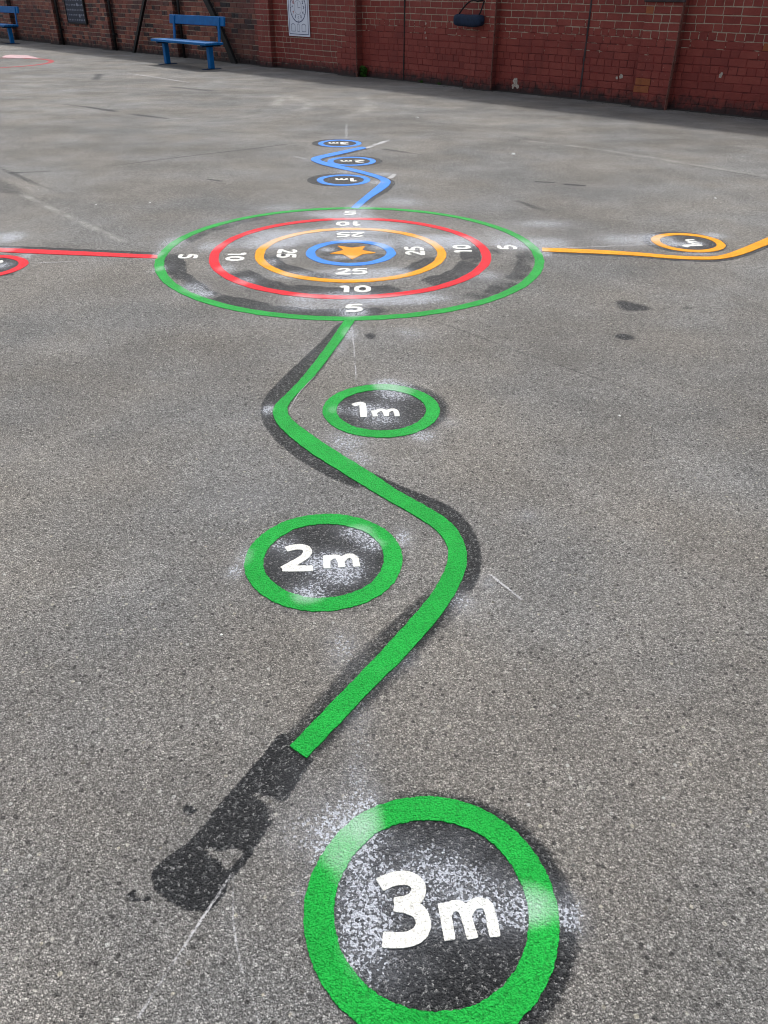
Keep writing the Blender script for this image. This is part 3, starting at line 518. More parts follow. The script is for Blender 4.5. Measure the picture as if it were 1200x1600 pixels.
def ring(name, cx, cy, ro, ri, z, mat, parent, seg, rad=5, wob=.0015, origin=(0, 0), fq=30, ry=1.0):
    vs, fs = [], []; cols = [ri] + [ri + (ro - ri) * k / rad for k in range(rad + 1)] + [ro]
    for k in range(seg):
        t = 2 * math.pi * k / seg; c, s = math.cos(t), math.sin(t)
        wo = wob * (mnoise.noise(Vector((c * ro * fq, s * ro * fq, cx))) + .7 * mnoise.noise(Vector((c * ro * fq * 3.3, s * ro * fq * 3.3, 3 + cx))))
        wi = wob * (mnoise.noise(Vector((c * ri * fq, s * ri * fq, 9 + cx))) + .7 * mnoise.noise(Vector((c * ri * fq * 3.3, s * ri * fq * 3.3, 14 + cx))))
        low = .004 * mnoise.noise(Vector((c * 1.5, s * 1.5, cx + cy)))
        for q, r in enumerate(cols):
            u = (r - ri) / (ro - ri); rr = r + low + wi * (1 - u) + wo * u
            vs.append((cx + c * rr - origin[0], cy + s * rr * ry - origin[1], -.001 if q in (0, len(cols) - 1) else z))
    m = len(cols)
    for k in range(seg):
        k2 = (k + 1) % seg
        for q in range(m - 1): fs.append((k * m + q, k * m + q + 1, k2 * m + q + 1, k2 * m + q))
    o = obj(name, vs, fs, mat, parent)
    fattr(o, 'dust', dust(np.array([v[0] for v in vs]) + origin[0], np.array([v[1] for v in vs]) + origin[1])); return o
def strokes_obj(name, strokes, x, y, ang, h, z, mat, parent, origin, wob=.0012, rnd=.0035):
    """glyph from thick strokes, union by distance field; slightly squared brush ends"""
    c, s = math.cos(ang), math.sin(ang)
    W = [([(x + c * a - s * b, y + s * a + c * b) for a, b in pts], r) for pts, r in strokes]
    xs = [p[0] for st, r in W for p in st]; ys = [p[1] for st, r in W for p in st]; rm = max(r for _, r in W) + 2 * h
    def fn(PX, PY):
        d = np.full(PX.shape, 1e9)
        for pts, r in W:
            q = chaikin(pts, 2, False) if len(pts) > 2 else pts; dc = seg_dist(PX, PY, q); v = dc - r
            for e0, e1 in ((q[0], q[1]), (q[-1], q[-2])):
                L = math.dist(e0, e1); t = ((PX - e0[0]) * (e0[0] - e1[0]) + (PY - e0[1]) * (e0[1] - e1[1])) / L
                v = np.where((t > 0) & (np.hypot(PX - e0[0], PY - e0[1]) < dc + 1e-7), np.maximum(v, t - .35 * r), v)
            d = np.minimum(d, v)
        return d
    return fill(name, fn, (min(xs) - rm, max(xs) + rm, min(ys) - rm, max(ys) + rm), h, z, mat, parent, wob, 60, origin)

# target
tgt = empty('painted_target', (TX, TY, 0)); tag(tgt, 'round scoring target of green, red, amber and blue rings around an orange star', 'target marking')
for (k, ro, w, nm) in RINGS:
    o = ring('ring', TX, TY, ro, ro - w, .0021, M[k], tgt, 420 if ro > .5 else 220, 4, .004, (TX, TY), 14); o['label'] = nm + ' ring of the target'
def poly_fill(name, pts, h, z, mat, parent=None, origin=(0, 0), wob=.0015, wsc=45, k=1):
    p = chaikin(pts, k) if k else list(pts); xs = [q[0] for q in p]; ys = [q[1] for q in p]
    return fill(name, lambda a, b: poly_sdf(a, b, p), (min(xs) - .02, max(xs) + .02, min(ys) - .02, max(ys) + .02), h, z, mat, parent, wob, wsc, origin)
o = poly_fill('star', [(TX + a, TY + b) for a, b in T['star']], .007, .0024, M['orange'], tgt, (TX, TY), .002, 30, 0)
G5 = [([(.30, .46), (-.22, .46), (-.27, .06)], .110), ([(-.27, .06), (.05, .13), (.27, 0), (.28, -.25), (.05, -.42), (-.30, -.38)], .110)]
G2 = [([(-.27, .28), (-.1, .43), (.15, .42), (.25, .22), (.1, -.02), (-.3, -.40)], .110), ([(-.3, -.42), (.32, -.42)], .12)]
G1 = [([(-.20, .28), (.06, .42), (.06, -.46)], .13)]
G0 = [([(0, .43), (.25, .27), (.28, 0), (.25, -.27), (0, -.43), (-.25, -.27), (-.28, 0), (-.25, .27), (0, .43)], .12)]
def number(txt, x, y, ang, H, adv, par, org, lab, wid=1.0):
    st = []; w = (len(txt) - 1) * adv
    for i, ch in enumerate(txt):
        ox = i * adv - w / 2
        for pts, r in {'5': G5, '2': G2, '1': G1, '0': G0}[ch]: st.append(([(ox + a * H * wid, b * H) for a, b in pts], r * H))
    o = strokes_obj('number', st, x, y, ang, .0045, .0024, M['white'], par, org, .0015); o['label'] = lab
D = T['digits']
for key, ang, side in (('b', 0, 'near'), ('t', math.pi, 'far'), ('l', -math.pi / 2, 'left'), ('r', math.pi / 2, 'right')):
    for t in ('25', '10', '5'): number(t, *D[t + key], ang, .112, .092, tgt, (TX, TY), 'white %s on the %s side of the target' % (t, side), 1.05)

# snaking paths
for k, mt, h, lab in (('green_path', 'green', .0065, 'bold green zigzag path running from the target towards the 3m circle'), ('yellow_path', 'amber', .011, 'amber path running right from the target and bending past its 1m circle'),
                   ('red_path', 'red', .011, 'red path running left from the target out of the picture'), ('blue_path', 'blue', .010, 'blue zigzag path on the far side of the target')):
    c0 = T[k][0]; pts = T[k]; nh = {'green_path': 24, 'yellow_path': 11, 'red_path': 6, 'blue_path': 14}[k]; pts = chaikin(pts[:nh], 2, False) + chaikin(pts[nh:], 2, False)
    o = poly_fill('painted_path', pts, h, .0028, M[mt], None, c0, .0022, 40, 0); o.location = (c0[0], c0[1], 0); tag(o, lab, 'path marking')
# distance circles
GL = {'3': T['glyph3'], '2': T['glyph2'], '1': T['glyph1']}; GM = {'3': T['glyph3m'], '2': T['glyph2m'], '1': T['glyph1m']}
for c, mt, dg, ang, lab, seg in (('g3', 'green', '3', 0, 'large green circle marked 3m closest to the viewer', 900), ('g2', 'green', '2', 0, 'green circle marked 2m left of the green path', 700), ('g1', 'green', '1', 0, 'green circle marked 1m right of the green path near the target', 500),
                           ('b1', 'blue', '1', math.pi, 'blue circle marked 1m just beyond the target', 160), ('b2', 'blue', '2', math.pi, 'blue circle marked 2m, middle of the blue three', 160), ('b3', 'blue', '3', math.pi, 'blue circle marked 3m, farthest of the blue three', 160),
                           ('y1', 'amber', '1', math.pi / 2, 'amber circle marked 1m beside the amber path', 220), ('r1', 'red', '1', -math.pi / 2, 'red circle below the red path at the left edge', 220)):
    x, y = T['C'][c]; e = empty('distance_circle', (x, y, 0)); tag(e, lab, 'circle marking')
    near = c[0] == 'g'; wid = 1.0 if near else 1.12
    ring('ring', x, y, SR, SRI, .0021, M[mt], e, seg, 6, .0022 if c == 'g3' else .0026, (x, y), 60 if near else 30)
    hh = .003 if near else .0045
    strokes_obj('digit', [(p, r * wid * 1.13) for p, r in GL[dg]], x, y, ang, hh, .0024, M['white'], e, (x, y))
    strokes_obj('letter', [(p, r * wid * 1.12) for p, r in GM[dg]], x, y, ang, hh, .0024, M['white'], e, (x, y))
# far old red circle with spilt powder
fx, fy = T['farC']; o = ring('painted_ring', fx, fy, T['farR'], T['farR'] - .11, .0021, M['oldred'], None, 300, 3, .006, (fx, fy), 8); o.location = (fx, fy, 0); tag(o, 'thin dark red circle far left near the benches', 'circle marking')
p0 = T['powder'][0]; o = poly_fill('powder_spill', T['powder'], .03, .0055, M['powder'], None, p0, .05, 5, 1); o.location = (p0[0], p0[1], 0); tag(o, 'pink and white powder patch on the far red circle', 'powder spill')

# chalk lines
CL = ['faint chalk line between target and green 1m circle', 'faint chalk line running on from the green 1m circle', 'short chalk tick right of the green path', 'long thin chalk line crossing the tip of the dark strip', 'thin wavering chalk line left of the 3m circle',
      'chalk tick beyond the farthest blue circle', 'bright chalk dash right of the farthest blue circle', 'chalk dash left of the blue path bend', 'chalk dash at the right bend of the blue path', 'pale dash left of the blue 1m circle', 'thin chalk line from target to amber circle',
      'thin chalk line below the red path', 'thin chalk line across the left of the target rings', 'thin chalk line across the right of the target rings', 'straight white line on the asphalt in front of the blue bench', 'short white dash beside the far red circle', 'faded white dash beyond the target far left',
      'faint pale line beyond the amber circle', 'faint chalk mark at the far edge of the blue ring', 'crisp white edge along the inner bend of the green path', 'tiny white tick at the left bend of the green path']
for (pts, w, s), lab in zip(T['chalk'], CL):
    p = chaikin(pts, 3, False) if len(pts) > 2 else [tuple(np.array(pts[0]) + (np.array(pts[1]) - np.array(pts[0])) * t) for t in np.linspace(0, 1, 12)]
    # resample
    q = [p[0]]
    for a, b in zip(p[:-1], p[1:]):
        L = math.dist(a, b); k = max(1, int(L / max(.01, w)))
        q += [(a[0] + (b[0] - a[0]) * t / k, a[1] + (b[1] - a[1]) * t / k) for t in range(1, k + 1)]
    vs, fs, cv = [], [], []; ox, oy = q[0]
    for i, (x, y) in enumerate(q):
        a, b = q[max(0, i - 1)], q[min(len(q) - 1, i + 1)]; d = Vector((b[0] - a[0], b[1] - a[1])).normalized(); nn = Vector((-d.y, d.x)); jit = .25 * w * mnoise.noise(Vector((x * 40, y * 40, 1)))
        for u, c in ((-1.0, 0), (-.45, 1), (.45, 1), (1.0, 0)):
            vs.append((x - ox + nn.x * (u * w * .8 + jit), y - oy + nn.y * (u * w * .8 + jit), .0015 if lab[0:5] != 'thin ' or 'target rings' not in lab else .0018))
            cv.append(c * s * (.75 + .5 * mnoise.noise(Vector((x * 9, y * 9, 4)))))
    for i in range(len(q) - 1):
        for k in range(3): fs.append((i * 4 + k, i * 4 + k + 1, i * 4 + 5 + k, i * 4 + 4 + k))
    o = obj('chalk_line', vs, fs, M['chalk'], None, loc=(ox, oy, 0)); fattr(o, 'cover', cv); tag(o, lab, 'chalk mark')
# loose flakes
for ((x, y), s), lab in zip(T['chip'], ['small white flake on bare asphalt left of the green path', 'white flake on asphalt up and left of the target', 'white flake far left beyond the red path', 'white flake beyond and right of the blue circles', 'tiny white flake near the wall beyond the target', 'tiny white flake on the seam far left', 'white flake up from the amber circle', 'tiny white flake right of the green 1m circle']):
    vs, fs = [], []; n = 7
    for z, k in ((-.001, 1.0), (.25 * s, .8)):
        for i in range(n):
            t = 2 * math.pi * i / n; r = .62 * s * k * random.uniform(.6, 1.1); vs.append((r * math.cos(t) * 1.2, r * math.sin(t) * .8, z))
    fs.append(tuple(range(n, 2 * n)))
    for i in range(n): j = (i + 1) % n; fs.append((i, j, n + j, n + i))
    o = obj('paint_flake', vs, fs, M['chip'], None, loc=(x, y, 0), rz=random.uniform(0, 3)); tag(o, lab, 'flake')

# ------------------------------------------------------------------ wall frame: local x along the wall, -y towards the yard
WA = Vector((-11.78619404, 27.76052861, 0)); WD = Vector((.69166427, -.72221917, 0)); WN = Vector((-.72221917, -.69166427, 0)); WRZ = math.atan2(WD.y, WD.x)
def wp(s, off, z=0.0): return WA + WD * s + WN * off + Vector((0, 0, z))
def mat_brick():
    n = NT('brickwork'); x, y, z = n.xyz()[:3]; rnd = n.attr('rnd'); spot = n.attr('spot')
    painted = n.attr('painted')
    nz = n.noise(2.2, 5, .65); nf = n.noise(38, 4, .7); ng = n.noise(9, 5, .7)
    nat = n.ramp(rnd, [(0.0, (.030, .018, .022)), (.14, (.085, .032, .028)), (.45, (.165, .045, .034)), (.75, (.205, .058, .040)), (1.0, (.27, .095, .058))])
    nat = n.mix(n.rng(nf, .35, .7, 0, .5), nat, n.mix(1.0, nat, (.55, .50, .52), 'MULTIPLY'))
    red = n.ramp(n.math('ADD', n.math('MULTIPLY', rnd, .22), n.math('MULTIPLY', nz, .78)), [(.25, (.140, .022, .018)), (.5, (.200, .034, .025)), (.75, (.245, .052, .038)), (1.0, (.30, .08, .06))])
    red = n.mix(n.rng(ng, .55, .72, 0, .55), red, (.15, .017, .015)); red = n.mix(n.rng(nf, .66, .74, 0, .7), red, (.42, .27, .23))
    col = n.mix(painted, nat, red)
    col = n.mix(n.rng(spot, .5, .6), col, (.26, .075, .025)); col = n.mix(n.rng(spot, 1.5, 1.6), col, (.34, .30, .27)); col = n.mix(n.rng(spot, 2.5, 2.6), col, (.022, .016, .018))
    soot = n.attr('soot'); col = n.mix(n.math('MULTIPLY', soot, .85), col, (.020, .013, .013))  # darker colour, mainly painted-in shade of the pilaster side faces
    drip = n.noise(1.0, 4, .6, n.mapv((7, 7, .5))); col = n.mix(n.rng(drip, .56, .72, 0, .45), col, n.mix(1.0, col, (.4, .4, .42), 'MULTIPLY'))
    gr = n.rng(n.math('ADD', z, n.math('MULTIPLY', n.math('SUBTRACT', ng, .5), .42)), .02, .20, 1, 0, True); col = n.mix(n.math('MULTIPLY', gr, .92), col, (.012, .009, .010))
    n.bump(n.math('ADD', nf, n.math('ADD', n.math('MULTIPLY', n.noise(160, 3, .6), .5), n.math('MULTIPLY', ng, 1.5))), .008, 1.0)
    return n.set(col=col, rough=.62, spec=.35)
def mat_mortar():
    n = NT('mortar'); x, y, z = n.xyz()[:3]; painted = n.attr('painted')
    nf = n.noise(30, 4, .7); ng = n.noise(9, 5, .7)
    m = n.mix(n.rng(nf, .3, .7), (.26, .21, .16), (.43, .35, .27))
    a = n.rng(x, 15.3, 16.8, .02, .80); b = n.math('ADD', a, n.math('MULTIPLY', n.math('SUBTRACT', n.noise(2.6, 2, .5), .5), .75)); b = n.math('ADD', b, n.math('MULTIPLY', n.math('SUBTRACT', n.noise(11, 3, .7, n.mapv((.4, 1, 1.6))), .5), 1.1))
    cov = n.math('MULTIPLY', n.rng(n.math('SUBTRACT', b, z), -.03, .05), painted)
    m = n.mix(n.math('MULTIPLY', painted, .25), m, n.mix(.5, m, (.22, .12, .09)))
    col = n.mix(cov, m, n.mix(n.rng(ng, .4, .6), (.085, .012, .011), (.19, .025, .020)))
    dmp = n.rng(n.noise(3, 4, .6, n.mapv((1, 1, 1), (4, 0, 2))), .55, .7, 0, .35); col = n.mix(dmp, col, (.05, .035, .032))
    soot = n.attr('soot'); col = n.mix(n.math('MULTIPLY', soot, .8), col, (.028, .020, .019))  # same painted-in darkening as on the bricks
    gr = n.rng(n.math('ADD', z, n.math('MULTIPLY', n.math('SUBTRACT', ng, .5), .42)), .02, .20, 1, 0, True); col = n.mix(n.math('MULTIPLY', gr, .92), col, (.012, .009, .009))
    n.bump(nf, .004, .8)
    return n.set(col=col, rough=.9)
M['brick'] = mat_brick(); M['mortar'] = mat_mortar()
CH = .0885; JT = .0105
class Bricks:
    def __init__(s): s.v = []; s.f = []; s.m = []; s.a = {'rnd': [], 'painted': [], 'spot': [], 'soot': []}
    def _pad(s, **k):
        n = len(s.v) - len(s.a['rnd'])
        for key in s.a: s.a[key] += [k.get(key, 0.0)] * n
    def brick(s, x0, x1, z0, z1, yf, depth, painted, spot, soot, axis=0, xf=0.0):
        b = random.uniform(.0022, .0042); j = random.uniform(-.0025, .0025) * (1 - .5 * painted); nf = len(s.f); vs = []
        if axis == 0: box(vs, s_f := [], x0, x1, yf + j, yf + depth, z0, z1, b)
        else: box(vs, s_f := [], min(xf + j, xf + depth), max(xf + j, xf + depth), x0, x1, z0, z1, b)
        n = len(s.v); w = .0022; dz = random.uniform(-.002, .002)
        s.v += [(a + random.uniform(-w, w), c + random.uniform(-w, w) * .6, d + dz + .008 * mnoise.noise(Vector((a * .9, 0, d * .6 + 4))) + random.uniform(-w, w)) for a, c, d in vs]; s.f += [tuple(n + q for q in f) for f in s_f]; s.m += [0] * len(s_f)
        s._pad(rnd=random.random(), painted=painted, spot=spot, soot=soot)
    def panel(s, x0, x1, z0, z1, yf, pfun, sfun=lambda x, z: 0.0, spots=(), hp=.33):
        """running courses with their faces at local y = yf"""
        row = 0; z = z0
        while z < z1 - .02:
            hdr = row % 4 == 1; x = x0 - (random.uniform(0, .2) if x1 - x0 > 1 else (0, .11)[row % 2]); zt = min(z + CH - JT, z1)
            while x < x1 - .012:
                L = .108 if (hdr or random.random() < hp * .4) else .222
                a, b2 = max(x, x0), min(x + L, x1)
                if x1 - b2 < .05: b2 = x1
                if b2 - a > .02:
                    cx, cz = (a + b2) / 2, (z + zt) / 2; sp = 0.0
                    for (sa, sb, sz0, sz1, k) in spots:
                        if sa < cx < sb and sz0 < cz < sz1: sp = k
                    s.brick(a, b2 , z, zt, yf, .05, pfun(cx, cz), sp, sfun(cx, cz))
                x = b2 + JT if b2 < x1 else x1
            z += CH; row += 1
        xa = x0
        for xb, dep in ((13.36, .008), (1e9, .0048)):
            xb = min(xb, x1)
            if xb > xa: s.quad([(xa + .001, yf + dep, 0), (xb - .001, yf + dep, 0), (xb - .001, yf + dep, z1), (xa + .001, yf + dep, z1)], pfun, sfun); xa = xb
    def quad(s, c, pfun, sfun):
        # mortar bed subdivided so that attributes can vary along it
        n = len(s.v); x0, x1 = c[0][0], c[1][0]; k = max(1, int(abs(x1 - x0) / .1))
        for i in range(k + 1):
            t = i / k
            for a, b in ((c[0], c[1]), (c[3], c[2])):
                s.v.append(tuple(a[q] + (b[q] - a[q]) * t for q in range(3))); xx = s.v[-1][0]
                s._pad(rnd=.5, painted=pfun(xx, .5), soot=sfun(xx, .5))
        for i in range(k): s.f.append((n + 2 * i, n + 2 * i + 2, n + 2 * i + 3, n + 2 * i + 1)); s.m.append(1)
    def reveal(s, x, y0, y1, z1, side, pfun, sfun):
        """return face of a pilaster, at local x, between y0 (front) and y1 (wall)"""
        z = 0.0; xf = x
        while z < z1 - .02:
            s.brick(y0 + .004, y1, z, min(z + CH - JT, z1), 0, -.05 * side, pfun(x, z), 0.0, sfun(x, z), 1, xf); z += CH
        n = len(s.v); xm = x - .007 * side; s.v += [(xm, y0 + .008, 0), (xm, y1, 0), (xm, y1, z1), (xm, y0 + .008, z1)]; s._pad(rnd=.5, painted=pfun(x, .5), soot=sfun(x, .5)); s.f.append((n, n + 1, n + 2, n + 3)); s.m.append(1)
    def make(s, name, parent=None, loc=None, rz=0.0):
        o = obj(name, s.v, s.f, [M['brick'], M['mortar']], parent, fmat=s.m, loc=loc, rz=rz)
        for k, v in s.a.items(): fattr(o, k, v)
        return recalc(o)
S0, S1, WH = -6.0, 31.5, 1.88
def painted_at(x, z): return 1.0 if x > 13.35 else 0.0
def dark_tint_at(x, z):
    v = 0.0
    for a in (1.5, 4.5, 7.45, 10.55): v = max(v, .45 * math.exp(-((x - a) / .16) ** 2))  # mild shade painted into the corner right of each brown pilaster
    v = max(v, .55 * math.exp(-((x - 12.7) / .45) ** 2))  # broad darker patch near the right brace
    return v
SP = [(12.2, 12.6, .95, 1.06, 3), (12.5, 12.75, .78, .86, 3), (12.05, 12.2, .6, .7, 3), (11.2, 11.5, .2, .3, 3), (9.0, 9.2, .5, .6, 3), (23.56, 23.7, .72, .81, 1)]
wb = Bricks(); wb.panel(S0, S1, 0, WH, 0.0, painted_at, dark_tint_at, SP)
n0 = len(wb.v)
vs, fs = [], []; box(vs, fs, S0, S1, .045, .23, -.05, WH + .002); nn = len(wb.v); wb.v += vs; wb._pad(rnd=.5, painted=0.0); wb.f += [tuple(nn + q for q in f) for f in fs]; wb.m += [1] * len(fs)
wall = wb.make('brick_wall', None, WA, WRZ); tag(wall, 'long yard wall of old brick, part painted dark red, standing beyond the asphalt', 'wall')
# pilasters: (from, to, projection, spots)
for a, b, pr, sp, lab in ((.93, 1.42, .12, (), 'brown brick pilaster behind the far left bench'), (3.92, 4.42, .13, (), 'brown brick pilaster left of the dark board'), (6.90, 7.38, .12, (), 'brown brick pilaster right of the dark board'), (9.98, 10.47, .12, (), 'brown brick pilaster behind the blue bench'),
                          (13.52, 13.93, .11, (), 'red pilaster left of the clock board'), (15.95, 16.46, .15, (), 'red pilaster with the weed at its foot'), (18.95, 19.51, .12, (), 'red pilaster beside the hanging bag'), (22.00, 22.50, .15, ((21.98, 22.26, .16, .36, 1), (21.98, 22.12, 1.05, 1.13, 1)), 'red pilaster with a few bare orange bricks'),
                          (25.1, 25.6, .10, (), None), (28.0, 28.5, .10, (), None)):
    p = Bricks(); ss = lambda x, z: 0.0; side_shade = (lambda x, z: .85) if b < 11 else (lambda x, z: .35); pf = (lambda x, z: 1.0) if a > 13 else (lambda x, z: 0.0)  # right side faces get their shade as a darker colour
    p.panel(a, b, 0, WH - .08, -pr, pf, ss, sp, .9); p.reveal(b, -pr, 0, WH - .08, 1, pf, side_shade); p.reveal(a, -pr, 0, WH - .08, -1, pf, ss)
    vs, fs = [], []; box(vs, fs, a + .0085, b - .0085, -pr + .0085, -.004, -.04, WH - .081); nn = len(p.v); p.v += vs; p._pad(rnd=.5, painted=pf(a, 0), soot=ss(a, 0)); p.f += [tuple(nn + q for q in f) for f in fs]; p.m += [1] * len(fs)
    o = p.make('pilaster', wall)
    if lab: o['label'] = lab
vs, fs = [], []
x = S0
while x < S1: L = min(.6, S1 - x); box(vs, fs, x + .003, x + L - .003, -.04, .27, WH + .004, WH + .075, .01); x += .6
obj('coping', vs, fs, M['stone'], wall)
vs, fs = [], []; box(vs, fs, 21.97, 22.53, -.185, -.151, 1.185, 1.30, .006); obj('ledge', vs, fs, M['stone'], wall)
# movement joints
for xj in (17.5, 21.07):
    vs, fs = [], []; zz = 0
    for k in range(26):
        w = .012 + .006 * mnoise.noise(Vector((xj, k * .7, 0))); box(vs, fs, xj - w, xj + w, -.007, .004, k * .08, k * .08 + .0795)
    o = obj('joint', vs, fs, M['stone'] if xj > 20 else M['black'], wall)
def mat_flake():
    n = NT('peeling_edge'); f = n.noise(26, 4, .7)
    return n.set(col=n.ramp(f, [(.35, (.06, .02, .018)), (.5, (.16, .06, .045)), (.64, (.13, .06, .05)), (.72, (.36, .31, .27))]), rough=.85)
M['flake'] = mat_flake(); M['flakewhite'] = mat_simple('pale_wall_splash', (.36, .31, .27), .9, 0, .5, 60)
for xe, yf_ in ((22.502, -.15), (19.512, -.12), (16.462, -.15)):
    vs, fs = [], []
    for k in range(24):
        z = k * .0885; w = .016 + .012 * abs(mnoise.noise(Vector((xe * 3, k * 1.3, 2)))); box(vs, fs, xe - .004, xe + .005, yf_ - .005, yf_ + w * (2.6 if xe > 22 else 1.2), z, z + .0883)
    obj('peeling_edge', vs, fs, M['flake'], wall)

def splash(x, z, r, n=11, yy=-.0022):
    vs, fs = [(x, yy, z)], []
    for i in range(n):
        t = 2 * math.pi * i / n; k = r * random.uniform(.55, 1.15); vs.append((x + k * math.cos(t), yy - random.uniform(0, .0008), z + k * 1.1 * math.sin(t)))
    for i in range(n): fs.append((0, 1 + i, 1 + (i + 1) % n))
    return vs, fs
for i, (x, z, r) in enumerate(((19.90, .135, .055), (19.86, .085, .03), (19.95, .08, .028), (17.98, .72, .018), (17.99, .84, .02), (21.7, .33, .03), (21.63, .31, .02), (23.1, .43, .03), (18.0, .645, .014))):
    obj('splash', *splash(x, z, r), M['flakewhite'], wall)
# drainpipes
def pipe(s, r, lab, top=WH - .02, base=.0, off=.06):
    vs, fs = [], []; e = empty('drainpipe', wp(s, off), WRZ); tube(vs, fs, [(0, 0, base), (0, 0, top)], r, 12); obj('pipe', vs, fs, M['black'], e, True)
    for z in (.35, 1.15, 1.85):
        vs, fs = [], []; tube(vs, fs, [(0, 0, z - .018), (0, 0, z + .018)], r + .008, 12); box(vs, fs, -.055, .055, r * .5, off - .006, z - .015, z + .015); obj('bracket', vs, fs, M['black'], e)
    tag(e, lab, 'pipe', 'black pipes down the wall'); return e
pipe(4.53, .030, 'black pipe on the wall left of the dark board'); pipe(7.48, .030, 'black pipe on the wall right of the dark board'); pipe(10.62, .028, 'black pipe on the wall behind the blue bench')
# raking braces either side of the bench pipe
for (s0, s1, w, lab) in ((8.42, 9.95, .045, 'black leaning brace on the wall left of the blue bench'), (12.62, 11.05, .085, 'black leaning brace on the wall right of the blue bench')):
    vs, fs = [], []; k = 10; pts = []
    for i in range(k + 1):
        t = i / k; bow = .10 * math.sin(math.pi * t) * (1 if w > .06 else 0); pts.append((s0 + (s1 - s0) * t + bow - s0, 0, WH * t))
    for (x, y, z) in pts:
        vs += [(x - w, -.03, z), (x + w, -.03, z), (x + w, .03, z), (x - w, .03, z)]
    for i in range(k):
        for q in range(4): fs.append((4 * i + q, 4 * i + (q + 1) % 4, 4 * i + 4 + (q + 1) % 4, 4 * i + 4 + q))
    fs += [(3, 2, 1, 0), tuple(4 * k + q for q in range(4))]
    o = obj('wall_brace', vs, fs, M['black'], None, loc=wp(s0, .10), rz=WRZ); recalc(o); tag(o, lab, 'brace')

# dark board with rows of small print
e = empty('notice_board', wp(5.56, .03, .535), WRZ); tag(e, 'dark blue board with rows of small pale print on the brick wall', 'notice board')
vs, fs = [], []; box(vs, fs, -.5, .5, -.02, .02, 0, 1.15, .004); obj('panel', vs, fs, M['board'], e)
vs, fs = [], []
for a in ((-.53, -.501, 0, 1.15), (.501, .535, 0, 1.15), (-.53, .535, -.03, -.001), (-.53, .535, 1.151, 1.18)): box(vs, fs, a[0], a[1], -.03, .025, a[2], a[3], .003)
obj('frame', vs, fs, M['black'], e)
vs, fs = [], []
for r in range(10):
    for c in range(10):
        x = -.44 + c * .098; z = .06 + r * .108
        for q in range(random.choice((1, 2, 2))): box(vs, fs, x + q * .026 - .015, x + q * .026 + .004, -.0222, -.0195, z - .015, z + .018 + random.uniform(-.006, .006))
for x, z in ((.16, .36), (.2, .12), (-.2, .62), (.05, .9)): box(vs, fs, x, x + .06, -.0226, -.0196, z, z + .07)
obj('lettering', vs, fs, M['boardtext'], e)

# clock board
e = empty('clock_board', wp(14.73, .02, .553), WRZ); tag(e, 'tall white board printed with a learning clock on the red wall', 'clock board')
vs, fs = [], []; box(vs, fs, -.315, .315, -.006, .006, 0, 1.12, .002); obj('panel', vs, fs, M['poster'], e)
vs, fs = [], []
for a in ((-.285, -.275, .03, 1.09), (.275, .285, .03, 1.09), (-.2745, .2745, .03, .04), (-.2745, .2745, 1.08, 1.09)): box(vs, fs, a[0], a[1], -.0082, -.005, a[2], a[3])
obj('border', vs, fs, M['navyline'], e)
def vring(cx, cz, ro, ri, y, name, mat, par, seg=64):
    vs, fs = [], []
    for k in range(seg):
        t = 2 * math.pi * k / seg
        for r in (ri, ro): vs.append((cx + r * math.cos(t), y, cz + r * math.sin(t)))
    for k in range(seg): k2 = (k + 1) % seg; fs.append((2 * k, 2 * k + 1, 2 * k2 + 1, 2 * k2))
    return obj(name, vs, fs, mat, par)
CZ = .455; vring(0, CZ, .235, .222, -.0084, 'outer_ring', M['navyline'], e); vring(0, CZ, .112, .106, -.0084, 'inner_ring', M['greyprint'], e)
vs, fs = [], []
for k in range(60):
    t = 2 * math.pi * k / 60; L = .02 if k % 5 == 0 else .008; c, s = math.cos(t), math.sin(t); n = len(vs); w = .004 if k % 5 == 0 else .0018
    vs += [(c * .222 - s * w, -.0084, CZ + s * .222 + c * w), (c * .222 + s * w, -.0084, CZ + s * .222 - c * w), (c * (.222 - L) + s * w, -.0084, CZ + s * (.222 - L) - c * w), (c * (.222 - L) - s * w, -.0084, CZ + s * (.222 - L) + c * w)]; fs.append((n, n + 1, n + 2, n + 3))
obj('minute_marks', vs, fs, M['navyline'], e)
def text_mesh(name, s, size, x, z, y, mat, par, bold=.0):
    cu_ = bpy.data.curves.new(name, 'FONT'); cu_.body = s; cu_.size = size; cu_.align_x = 'CENTER'; cu_.align_y = 'CENTER'; cu_.offset = bold
    to = bpy.data.objects.new(name, cu_); C.objects.link(to); bpy.context.view_layer.update()
    m = bpy.data.meshes.new_from_object(to); bpy.data.objects.remove(to)
    o = bpy.data.objects.new(name, m); C.objects.link(o); m.materials.clear(); m.materials.append(mat); o.parent = par; o.location = (x, y, z); o.rotation_euler = (R(90), 0, 0)
    return o
for h in range(1, 13):
    t = R(90 - 30 * h); o = text_mesh('numeral', str(h), .07, math.cos(t) * .163, CZ + math.sin(t) * .163, -.0086, M['redprint'] if h in (8, 10, 11) else M['navyline'], e, .002)
vs, fs = [], []
for ang, L, w in ((90, .09, .004), (0, .075, .005)):
    c, s = math.cos(R(ang)), math.sin(R(ang)); n = len(vs); vs += [(-s * w, -.0088, CZ + c * w), (s * w, -.0088, CZ - c * w), (c * L + s * w, -.0088, CZ + s * L - c * w), (c * L - s * w, -.0088, CZ + s * L + c * w)]; fs.append((n, n + 1, n + 2, n + 3))
obj('clock_hands', vs, fs, M['greyprint'], e)
